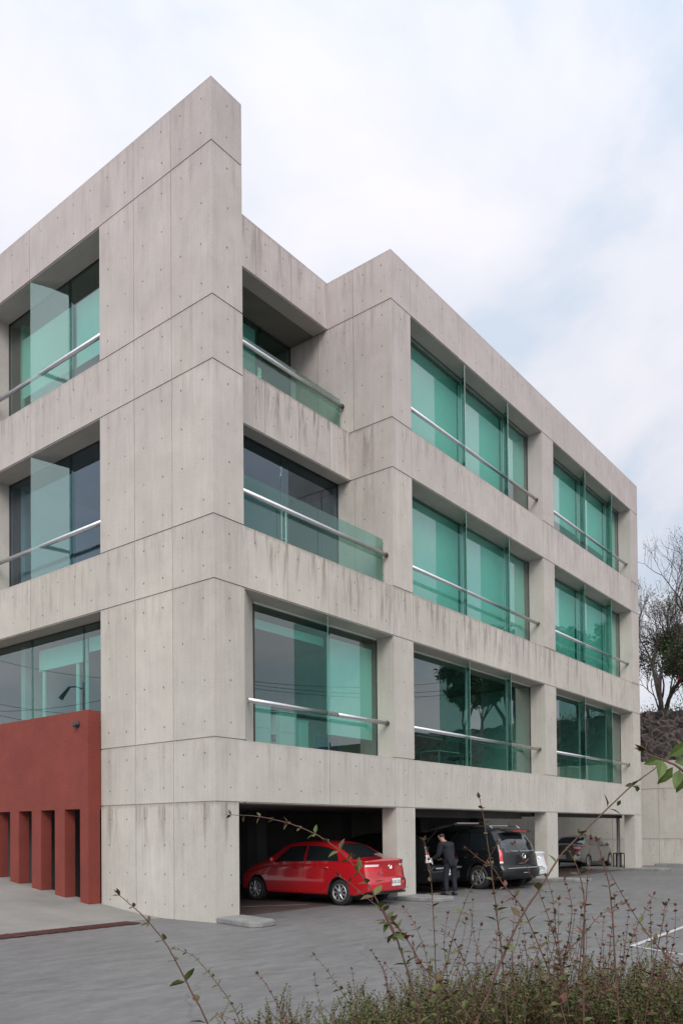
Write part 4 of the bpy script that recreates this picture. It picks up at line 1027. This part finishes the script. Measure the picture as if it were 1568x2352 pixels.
def catmull(pts, n):
    out = []; P_ = [pts[0]]+pts+[pts[-1]]
    for i in range(1, len(P_)-2):
        for k in range(n):
            t = k/n; a, b, c, d = P_[i-1], P_[i], P_[i+1], P_[i+2]
            out.append(.5*((2*b)+(-a+c)*t+(2*a-5*b+4*c-d)*t*t+(-a+3*b-3*c+d)*t**3))
    out.append(P_[-2]); return out
shrubs = []
SH = [('arching shrub at the left with two long bare shoots leaning over the yard', (0, 560)), ('low shrub left of centre with one thin reddish shoot', (560, 840)),
      ('shrub below the red car with long shoots arching up to the left', (840, 1010)), ('shrub in front of the minivan with tall straight shoots', (1010, 1180)),
      ('shrub crossed by the thickest slanting stem', (1180, 1330)), ('dense shrub with a tight sheaf of upright shoots before the grey sedan', (1330, 1450)), ('shrub at the right edge with shoots reaching over the painted bay line', (1450, 1700))]
for lab, (a, b_) in SH:
    c = un((a+b_)/2, 1905, 3.2); shrubs.append(empty('shrub', lab, 'shrub', (c.x, c.y, 0), 0, 'shrubs along the front of the yard'))
def child(mb, name, mats, sh, smooth=False, parent=None):
    o = mb.build(name, mats, None, smooth=smooth)
    if parent: o.parent = parent
    else: o.parent = sh; o.matrix_parent_inverse = Matrix.Translation((-sh.location.x, -sh.location.y, 0))
    return o
def stem(si, pts2, dist, r0_=.004, leafL=.024, mats=('leafA','leafC','leafB'), sparse=1.0, tilt=0.0, root=True):
    """pts2 from tip to root, in calibrated sight lines; dist = metres from the viewpoint, so real lengths"""
    n = len(pts2); pts = [un(x, y, dist+tilt*(1-i/(n-1))) for i, (x, y) in enumerate(pts2)]
    if root:
        e = pts[-1].copy(); dn_ = (e-pts[-2]).normalized()
        for q in range(4): dn_ = (dn_+Vector((0,0,-.35))).normalized(); e = e+dn_*.24; pts.append(e)
    c = catmull(pts, 8); r0_ *= .62; c = [p+rnd(.0005) for p in c]
    N_ = len(c); rads = [r0_*(.28+.72*(i/(N_-1))**.8) for i in range(N_)]
    mb = MB(); mb.tube(c, rads, 6); so = child(mb, 'stem', 'stem', shrubs[si], True)
    lb = MB(); acc = 0; leafL *= 1.3; step = leafL*.80/sparse; tot = 0; az_ = random.random()*6
    total = sum((c[i+1]-c[i]).length for i in range(N_-1)); cnt = 0
    for i in range(N_-1):
        seg = (c[i+1]-c[i]); acc += seg.length; tot += seg.length
        if c[i].z < .7: break
        if acc > step:
            acc = 0; az_ += pi/2+random.uniform(-.4,.4); d = -seg.normalized()     # towards the tip
            a = d.cross(Vector((.3,.2,1))).normalized(); b_ = d.cross(a); f = tot/total; cnt += 1
            k = .55+.55*min(1, f*4); kk = leafL*k*random.uniform(.75,1.2)*(1 if f < .75 else .85)
            for s in (0, pi):
                if random.random() < .06: continue
                o_ = a*cos(az_+s)+b_*sin(az_+s); dd = (o_*.95+d*.55+Vector((0,0,-.15))+rnd(.22))
                leaf(lb, c[i]+o_*r0_*.4, dd, Vector((0,0,1))+rnd(.4), kk, kk*.50, random.choice((0,0,1,1,2)) if f > .12 else 2)
            if random.random() < .25*sparse:     # small side tuft
                for q in range(4):
                    o_ = rnd(1).normalized(); leaf(lb, c[i]+o_*.002, o_*.7+d*.6, Vector((0,0,1))+rnd(.5), kk*.5, kk*.24, random.choice((1,2)))
    for q in range(7): leaf(lb, c[0]+rnd(.003), (c[0]-c[2]).normalized()*.8+rnd(.7), Vector((0,0,1)), leafL*.55, leafL*.25, 2)
    if lb.f: child(lb, 'leaves', list(mats), shrubs[si], parent=so)
    return so
G3 = ('leafA','leafC','leafB'); RD = ('leafB','leafR','leafR'); OL = ('leafC','leafB','leafR')
stem(0, Z6c([(120,185),(180,235),(250,300),(350,420),(430,560),(500,700),(575,846)]), 2.0, .0048, .030, G3, .62)
stem(0, Z6c([(400,460),(490,490),(560,560),(640,660),(700,750),(745,850)]), 2.5, .0036, .017, G3, .9)
stem(0, Z6c([(630,800),(700,825),(745,860)]), 2.7, .003, .018, OL, 1)
stem(1, Z6c([(835,595),(880,650),(925,730),(975,830),(1000,860)]), 2.6, .0045, .020, RD, .9)
stem(1, Z6c([(870,815),(940,835),(1000,870)]), 3.0, .003, .018, G3, 1)
stem(1, Z6c([(1125,495),(1190,570),(1240,650),(1290,720),(1330,846)]), 2.9, .0036, .024, G3, 1.1)
stem(1, Z6c([(1125,600),(1140,680),(1165,790),(1175,860)]), 3.0, .003, .020, G3, .9)
stem(1, Z6c([(1320,570),(1335,700),(1345,850)]), 3.0, .0035, .016, RD, .9)
stem(2, Z6c([(1420,475),(1480,570),(1500,660),(1530,790)]), 3.0, .004, .020, RD, 1)
stem(2, Z3c([(-10,130),(180,140),(330,165),(520,215),(690,285),(800,350),(930,450),(1060,590),(1180,760),(1270,930),(1380,1150)])+Z7c([(35,360),(90,470),(150,640),(200,820),(225,940)]), 2.2, .0052, .026, G3, .75)
stem(2, Z3c([(915,660),(1000,710),(1150,840),(1270,940),(1380,1060),(1480,1170)])+Z7c([(75,400),(170,530),(240,650),(330,740),(470,900)]), 2.3, .0052, .025, OL, .7)
stem(2, Z7c([(0,610),(45,680),(70,800),(120,930)]), 3.0, .004, .020, RD, 1)
stem(2, Z7c([(140,350),(190,420),(240,540),(265,650),(280,850),(285,935)]), 2.8, .0038, .020, OL, .9)
stem(3, Z7c([(245,5),(258,60),(270,120),(285,260),(298,500),(305,700),(315,940)]), 2.4, .0042, .024, G3, .8)
stem(3, Z7c([(470,50),(530,100),(600,150),(650,230),(740,340),(800,470),(850,590),(900,720),(950,870)]), 2.3, .0046, .025, OL, .7)
stem(3, Z7c([(620,20),(560,120),(490,240),(440,360),(395,490),(360,640),(330,740)]), 2.6, .004, .022, G3, .75)
stem(3, Z4c([(735,-10),(770,140),(800,330),(850,650),(880,900),(920,1200)])+Z7c([(610,350),(635,520),(655,740)]), 2.3, .0046, .024, G3, .7)
stem(3, Z7c([(345,470),(400,520),(440,600),(480,700),(515,850)]), 2.7, .004, .020, OL, .8)
stem(3, Z7c([(600,515),(560,570),(530,650),(500,740)]), 3.0, .0035, .016, RD, 1)
stem(4, [(1560,1722),(1500,1768),(1440,1815)]+Z7c([(1020,0),(930,100),(830,260),(740,400),(640,620),(570,800),(530,890)]), 1.9, .0062, .030, G3, .42)
stem(4, Z7c([(705,25),(760,120),(820,240),(870,370),(905,480),(935,600),(960,730)]), 2.5, .0042, .024, OL, .75)
stem(4, Z7c([(620,480),(660,500),(690,560),(700,700)]), 2.9, .0035, .018, OL, .9)
stem(4, Z7c([(745,430),(765,560),(775,700)]), 2.9, .0038, .020, G3, .9)
stem(4, Z7c([(870,190),(900,290),(920,470),(935,560),(945,740)]), 2.6, .0042, .022, G3, .8)
stem(5, Z7c([(965,210),(990,290),(1000,370),(985,500),(960,620)]), 2.6, .0042, .021, OL, 1)
stem(5, Z7c([(985,60),(1030,150),(1060,280),(1065,400),(1060,560),(1060,930)]), 2.3, .0058, .026, G3, .7)
stem(5, Z7c([(1095,0),(1088,100),(1080,200),(1070,340),(1040,640)]), 2.5, .0046, .022, OL, .8)
stem(5, Z7c([(1130,10),(1160,120),(1190,230),(1205,370),(1220,600),(1240,930)]), 2.3, .0056, .024, OL, .75)
stem(5, Z7c([(1250,330),(1190,360),(1130,400),(1060,490),(960,600)]), 2.6, .0038, .021, OL, .9)
stem(5, Z7c([(1165,400),(1150,560),(1140,700)]), 2.9, .0036, .020, RD, 1)
stem(6, Z7c([(1160,110),(1250,270),(1330,400),(1400,500),(1500,610),(1590,700)]), 2.3, .0048, .022, OL, .75)
stem(6, Z7c([(1420,280),(1360,390),(1310,500),(1270,640),(1230,760)]), 2.7, .0040, .020, OL, 1)
stem(6, Z7c([(1475,340),(1460,450),(1430,600),(1400,740),(1375,930)]), 2.5, .0042, .024, RD, .75)
stem(6, Z7c([(1400,330),(1405,480),(1410,700)]), 2.8, .0038, .020, OL, .9)
stem(6, Z7c([(1290,340),(1280,480),(1260,640)]), 2.8, .0036, .020, OL, .9)
stem(6, Z7c([(1320,500),(1350,640),(1340,800)]), 3.0, .0036, .020, OL, 1)
rr_ = random.Random(77)
for q in range(64):
    px = rr_.uniform(930, 1580); lean_ = rr_.uniform(-70, 70); h = rr_.uniform(60, 210) if px > 1000 else rr_.uniform(40, 120)
    yb_ = 2330; dd = rr_.uniform(2.4, 3.4)
    stem(2 if px < 1010 else 3 if px < 1180 else 4 if px < 1330 else 5 if px < 1450 else 6, [(px+lean_, yb_-60-h), (px+lean_*.75+rr_.uniform(-8,8), yb_-60-h*.6), (px+lean_*.35, yb_-60-h*.2), (px, yb_)], dd, rr_.uniform(.003,.0045), rr_.uniform(.015,.021), rr_.choice((OL, G3, OL, RD)), rr_.uniform(.8,1.2))
# the large-leaved shoot entering at the right edge, near the viewer
far = [(1480,1730),(1520,1745),(1560,1765),(1610,1815)]
so = stem(6, far, 1.3, .004, .030, G3, .1, root=False)
lb = MB(); 
for (x, y, dx_, dy_, L_) in ((1518,1742,-60,22,.036),(1520,1745,-6,52,.046),(1545,1762,-52,62,.046),(1535,1738,38,-26,.050),(1560,1768,-14,60,.044),(1572,1775,-26,70,.045),(1548,1752,42,-8,.045),(1455,1800,-34,12,.026),(1462,1805,6,44,.024),(1425,1838,-20,34,.024)):
    dd = 1.3 if x > 1480 else 1.9
    p = un(x, y, dd); q = un(x+dx_, y+dy_, dd+random.uniform(-.02,.03)); L_ *= .8; leaf(lb, p, q-p, -Fv+rnd(.5), L_, L_*.50, random.choice((0,0,1)))
child(lb, 'leaves', list(G3), shrubs[6], parent=so)
# dense lower mass of each shrub
for si, (lab, (a, b_)) in enumerate(SH):
    tw = MB(); lf = MB(); rr_ = random.Random(si*11+3)
    if si == 0: a, b_ = 505, 570
    if si == 1: a = 570
    cnt = int((b_-a)*(10.5 if si > 1 else 4))
    for q in range(cnt):
        px = rr_.uniform(a-15, b_+15)
        dist = rr_.uniform(2.5, 4.4)
        # height of the mound rises towards the right
        hh = interp([(500,2385),(620,2362),(760,2345),(900,2325),(1000,2300),(1150,2278),(1350,2272),(1700,2258)], px) + rr_.gauss(0, 9)+ 10*sin(px*.045)+8*sin(px*.11+1)
        if rr_.random() < .16: hh -= rr_.uniform(10, 75)
        zt_ = un(px, hh, dist).z if dist > 2.9 else un(px, hh+rr_.uniform(0,55), dist).z
        zt_ -= abs(rr_.gauss(0, .045))
        base = un(px, 1905, dist); L_ = rr_.uniform(.06,.15); tip = Vector((base.x, base.y, zt_))
        d0 = Vector((rr_.uniform(-.7,.7), rr_.uniform(-.7,.7), 1)).normalized(); root_ = tip-d0*L_
        tw.tube([root_, root_+d0*L_*.5+Vector((rr_.uniform(-.01,.01),rr_.uniform(-.01,.01),0)), tip], [.0013,.0011,.0006], 3, caps=False)
        k = rr_.randint(6, 9); lf_ = rr_.uniform(.011, .020); az_ = rr_.random()*6; pal = rr_.choice((0,0,1,1,1,2,2))
        for w in range(k):
            p = root_+d0*L_*(w+.6)/k; az_ += 1.7
            for s in (0, pi):
                o_ = Vector((cos(az_+s), sin(az_+s), .35)); leaf(lf, p, o_+d0*.5+Vector((rr_.uniform(-.3,.3),)*3), Vector((rr_.uniform(-.4,.4),rr_.uniform(-.4,.4),1)), lf_*(1.1-.5*w/k), lf_*.5, pal if rr_.random() < .7 else rr_.randint(0,2))
    # inner canes down to the ground
    for q in range(int((b_-a)/7)):
        px = rr_.uniform(a, b_); dist = rr_.uniform(2.6, 4.2); t_ = un(px, interp([(500,2400),(1000,2330),(1700,2300)], px), dist); c_ = shrubs[si].location
        tw.tube([Vector((c_.x+(t_.x-c_.x)*.55, c_.y+(t_.y-c_.y)*.55, 0)), Vector((c_.x+(t_.x-c_.x)*.8, c_.y+(t_.y-c_.y)*.8, t_.z*.5)), t_], [.006,.004,.002], 5)
    child(tw, 'twigs', 'stem', shrubs[si]); child(lf, 'foliage', ['leafA','leafC','leafB','leafR'], shrubs[si])

# planting bed under the shrubs
c0, c1 = un(300,1905,3.3), un(1900,1905,3.3); d = (c1-c0); d.z = 0; d.normalize(); n_ = Vector((d.y,-d.x,0)); 
if n_.dot(Vector((Fv.x,Fv.y,0))) < 0: n_ = -n_
g = MB(); q = [c0-n_*1.2, c1-n_*1.2, c1+n_*.7, c0+n_*.7]; q = [Vector((v.x,v.y,0)) for v in q]
g.prism([(v.x,v.y) for v in (q if (q[1]-q[0]).cross(q[2]-q[1]).z > 0 else q[::-1])], -.05, .06)
o = g.build('planting_bed', mat('soil', (.05,.035,.025), .95, var=.3, vscale=9, bump=.8, bscale=20)); tag(o, 'bare soil bed under the shrubs', None, kind='structure')

# ================================================================== TREES beyond the retaining wall
def tree(name, label, base, H, seed, spread, levels, leafn, leafsz, lmats, r0_, lean=(0,0), bare=0.3):
    rr_ = random.Random(seed); T = empty(name, label, 'tree', base, 0, 'trees above the retaining wall')
    tb = MB(); lv = MB(); tips = []
    def grow(p, d, L, r, lev):
        n = 5; pts = [p]; dd = d.copy()
        for k in range(n):
            dd = (dd+Vector((rr_.uniform(-1,1), rr_.uniform(-1,1), rr_.uniform(-.5,.9)))*.16).normalized(); pts.append(pts[-1]+dd*L/n)
        tb.tube(pts, [r*(1-.42*k/n) for k in range(n+1)], 7 if lev < 2 else 4, 0, caps=False)
        if lev >= levels: tips.append((pts[-1], dd)); tips.append((pts[3], dd)); return
        m_ = rr_.choice((2,3,3)) if lev else 3
        for k in range(m_+ (1 if lev > 1 else 0)):
            a = rr_.uniform(0, 2*pi); s = spread*rr_.uniform(.6,1.25)
            sidev = dd.cross(Vector((cos(a), sin(a), .2))).normalized()
            st_ = pts[-1] if k < 2 else pts[rr_.randint(2, n-1)]
            grow(st_, (dd+sidev*s+Vector((0,0,.12))).normalized(), L*rr_.uniform(.62,.85), r*.56*rr_.uniform(.85,1.1), lev+1)
    grow(Vector((0,0,-.3)), Vector((lean[0],lean[1],1)).normalized(), H*.34, r0_, 0)
    tb.build('trunk', 'bark', T)
    for (p, d) in tips:
        if p.z > H*(1-bare) and rr_.random() < .85: continue
        for k in range(leafn):
            o_ = Vector((rr_.gauss(0,1), rr_.gauss(0,1), rr_.gauss(0,1)))*.17; s = leafsz*rr_.uniform(.7,1.3)
            leaf(lv, p+o_, Vector((rr_.uniform(-1,1),rr_.uniform(-1,1),rr_.uniform(-.8,.5))), Vector((rr_.uniform(-1,1),rr_.uniform(-1,1),1)), s, s*.55, rr_.choice((0,0,1)))
    if lv.f: lv.build('crown', lmats, T)
    return T
tree('bare_tree', 'tall bare tree with forked dark trunks and thin twigs just right of the building', (33.5, 1.75, 7.2), 7.6, 5, .50, 6, 5, .09, ['tleaf','tleaf2'], .17, (.0,-.10), .62)
tree('bare_tree', 'bare tree leaning in from the right edge with drooping twigs', (36.5, -1.3, 7.2), 10.8, 12, .62, 6, 2, .09, ['tleaf','tleaf2'], .20, (-.1,.22), .85)
tree('leafy_tree', 'dense dark green tree low beside the right edge of the photo', (36.2, 1.3, 7.2), 5.0, 21, .60, 5, 22, .14, ['tleaf2','tleaf'], .13, (0,.0), .0)
tree('leafy_tree', 'small olive tree with sparse leaves close behind the bare trunks', (36.6, 2.6, 7.2), 6.4, 33, .55, 5, 8, .11, ['tleaf','tleaf2'], .12, (0,.05), .1)
tree('leafy_tree', 'short twisted tree with a leaning dark trunk at the corner of the building', (32.4, 1.5, 7.2), 4.8, 44, .60, 5, 4, .10, ['tleaf','tleaf2'], .17, (0,-.3), .2)
lab = 'broad tree outside the frame, mirrored dark in the first floor windows'
src = [tree('leafy_tree', lab, (44, -9.5, 7.2), 8.0, 60, .62, 4, 46, .36, ['tleaf2','tleaf'], .22, (0,0), .0), tree('leafy_tree', lab, (45, -12.5, 7.2), 8.0, 61, .66, 4, 46, .36, ['tleaf2','tleaf'], .22, (0,0), .0)]
for k, (x, y, sc_) in enumerate(((38,-5.0,.95),(40,-7.6,1.05),(39,-10.8,1.0),(50,-6,1.2),(35,-5.2,.62),(35.5,-9.2,.66),(35,-12.2,.6),(42,-12.8,1.1),(43.5,-14.6,1.15),(47,-15.5,1.3),(36.5,-14.4,.66))):
    o = src[k%2].copy(); C.objects.link(o); o.location = (x, y, 7.2); o.rotation_euler = (0,0,k*1.3); o.scale = (sc_,)*3
    for ch in src[k%2].children: c_ = ch.copy(); C.objects.link(c_); c_.parent = o
T = empty('flowering_shrub', 'small bush with red flowers on top of the rubble wall', 'shrub', (31.2, -.35, 7.2)); rr_ = random.Random(4); b = MB(); f_ = MB()
for k in range(260):
    p = Vector((rr_.gauss(0,.5), rr_.gauss(0,.7), abs(rr_.gauss(1.0,.55)))); leaf(b, p, Vector((rr_.uniform(-1,1),rr_.uniform(-1,1),rr_.uniform(-1,1))), Vector((0,0,1)), .14, .07, 0)
for k in range(60):
    p = Vector((rr_.gauss(0,.4), rr_.gauss(-.1,.55), rr_.gauss(1.7,.25))); leaf(f_, p, Vector((rr_.uniform(-1,1),rr_.uniform(-1,1),rr_.uniform(-1,1))), Vector((0,0,1)), .13, .10, 0)
b.build('foliage', 'tleaf', T); f_.build('flowers', 'flower', T)
b = MB()
for k in range(7): t = k*.9; b.tube([(0,0,0),(.2*cos(t),.3*sin(t),.8),(.45*cos(t),.6*sin(t),1.6)], [.03,.02,.008], 5)
b.build('stem', 'bark', T)
b = MB(); rr_ = random.Random(9)
for k in range(5200):
    p = Vector((rr_.uniform(29.9,33), rr_.uniform(-8,4), 7.2+abs(rr_.gauss(0,.30)))); leaf(b, p, Vector((rr_.uniform(-1,1),rr_.uniform(-1,1),rr_.uniform(0,1.5))), Vector((rr_.uniform(-1,1),0,1)), .14, .05, rr_.choice((0,1)))
o = b.build('ground_cover', ['tleaf','tleaf2']); tag(o, 'tangled weeds along the top of the rubble wall', None, kind='stuff')

# ================================================================== OVERHEAD CABLES AND LAMP behind the viewer, mirrored in the panes
def mirrored(px, py, plane, c, dist):
    d = (Fv*FPX + Rv*(px-784) - Uv*(py-1176-704.82)).normalized()
    t = (c-CAM[plane])/d[plane]; h = CAM+d*t; d[plane] *= -1; return h+d*dist
def cable(pts, lab, grp, r=.011):
    a, b = pts; a0 = a+(a-b)*1.2; b0 = b+(b-a)*1.2; c = [a0+(b0-a0)*(k/16)-Vector((0,0,1.2*(1-(2*k/16-1)**2)-.6)) for k in range(17)]
    m_ = MB(); m_.tube(c, r, 5); o = m_.build('overhead_cable', 'plastic'); tag(o, lab, 'cable', grp)
for (ya, yb, dd) in ((1545,1560,26),(1553,1575,26),(1562,1585,28)):
    cable((mirrored(590,ya,1,.55,dd), mirrored(860,yb,1,.55,dd+3)), 'thin overhead cable mirrored in the corner window of the long front', 'cables mirrored in the long front', .014)
for (ya, yb, dd) in ((1598,1618,22),(1612,1586,22),(1625,1650,24),(1500,1535,26)):
    cable((mirrored(10,ya,0,.5,dd), mirrored(225,yb,0,.5,dd-2)), 'thin overhead cable mirrored in the window above the red wall', 'cables mirrored in the left face', .012)
p_ = mirrored(192, 1590, 0, .5, 11)
lp = empty('street_lamp', 'slim street lamp mirrored above the right end of the red wall', 'lamp', (p_.x, p_.y, 0))
m_ = MB(); m_.tube([(0,0,0),(0,0,p_.z+.35)], [.05,.035], 10); m_.build('pole', 'dark_metal', lp)
ad = Vector((-.62,-.78,0)); m_ = MB(); m_.tube([Vector((0,0,p_.z+.1)), ad*-.3+Vector((0,0,p_.z+.2)), ad*-.55+Vector((0,0,p_.z+.18))], .025, 6); m_.build('arm', 'dark_metal', lp)
m_ = MB(); m_.tube([ad*-.5+Vector((0,0,p_.z+.2)), ad*-.7+Vector((0,0,p_.z-.05)), ad*-.85+Vector((0,0,p_.z-.25))], [.04,.07,.09], 10); m_.build('lamp_head', 'dark_metal', lp)
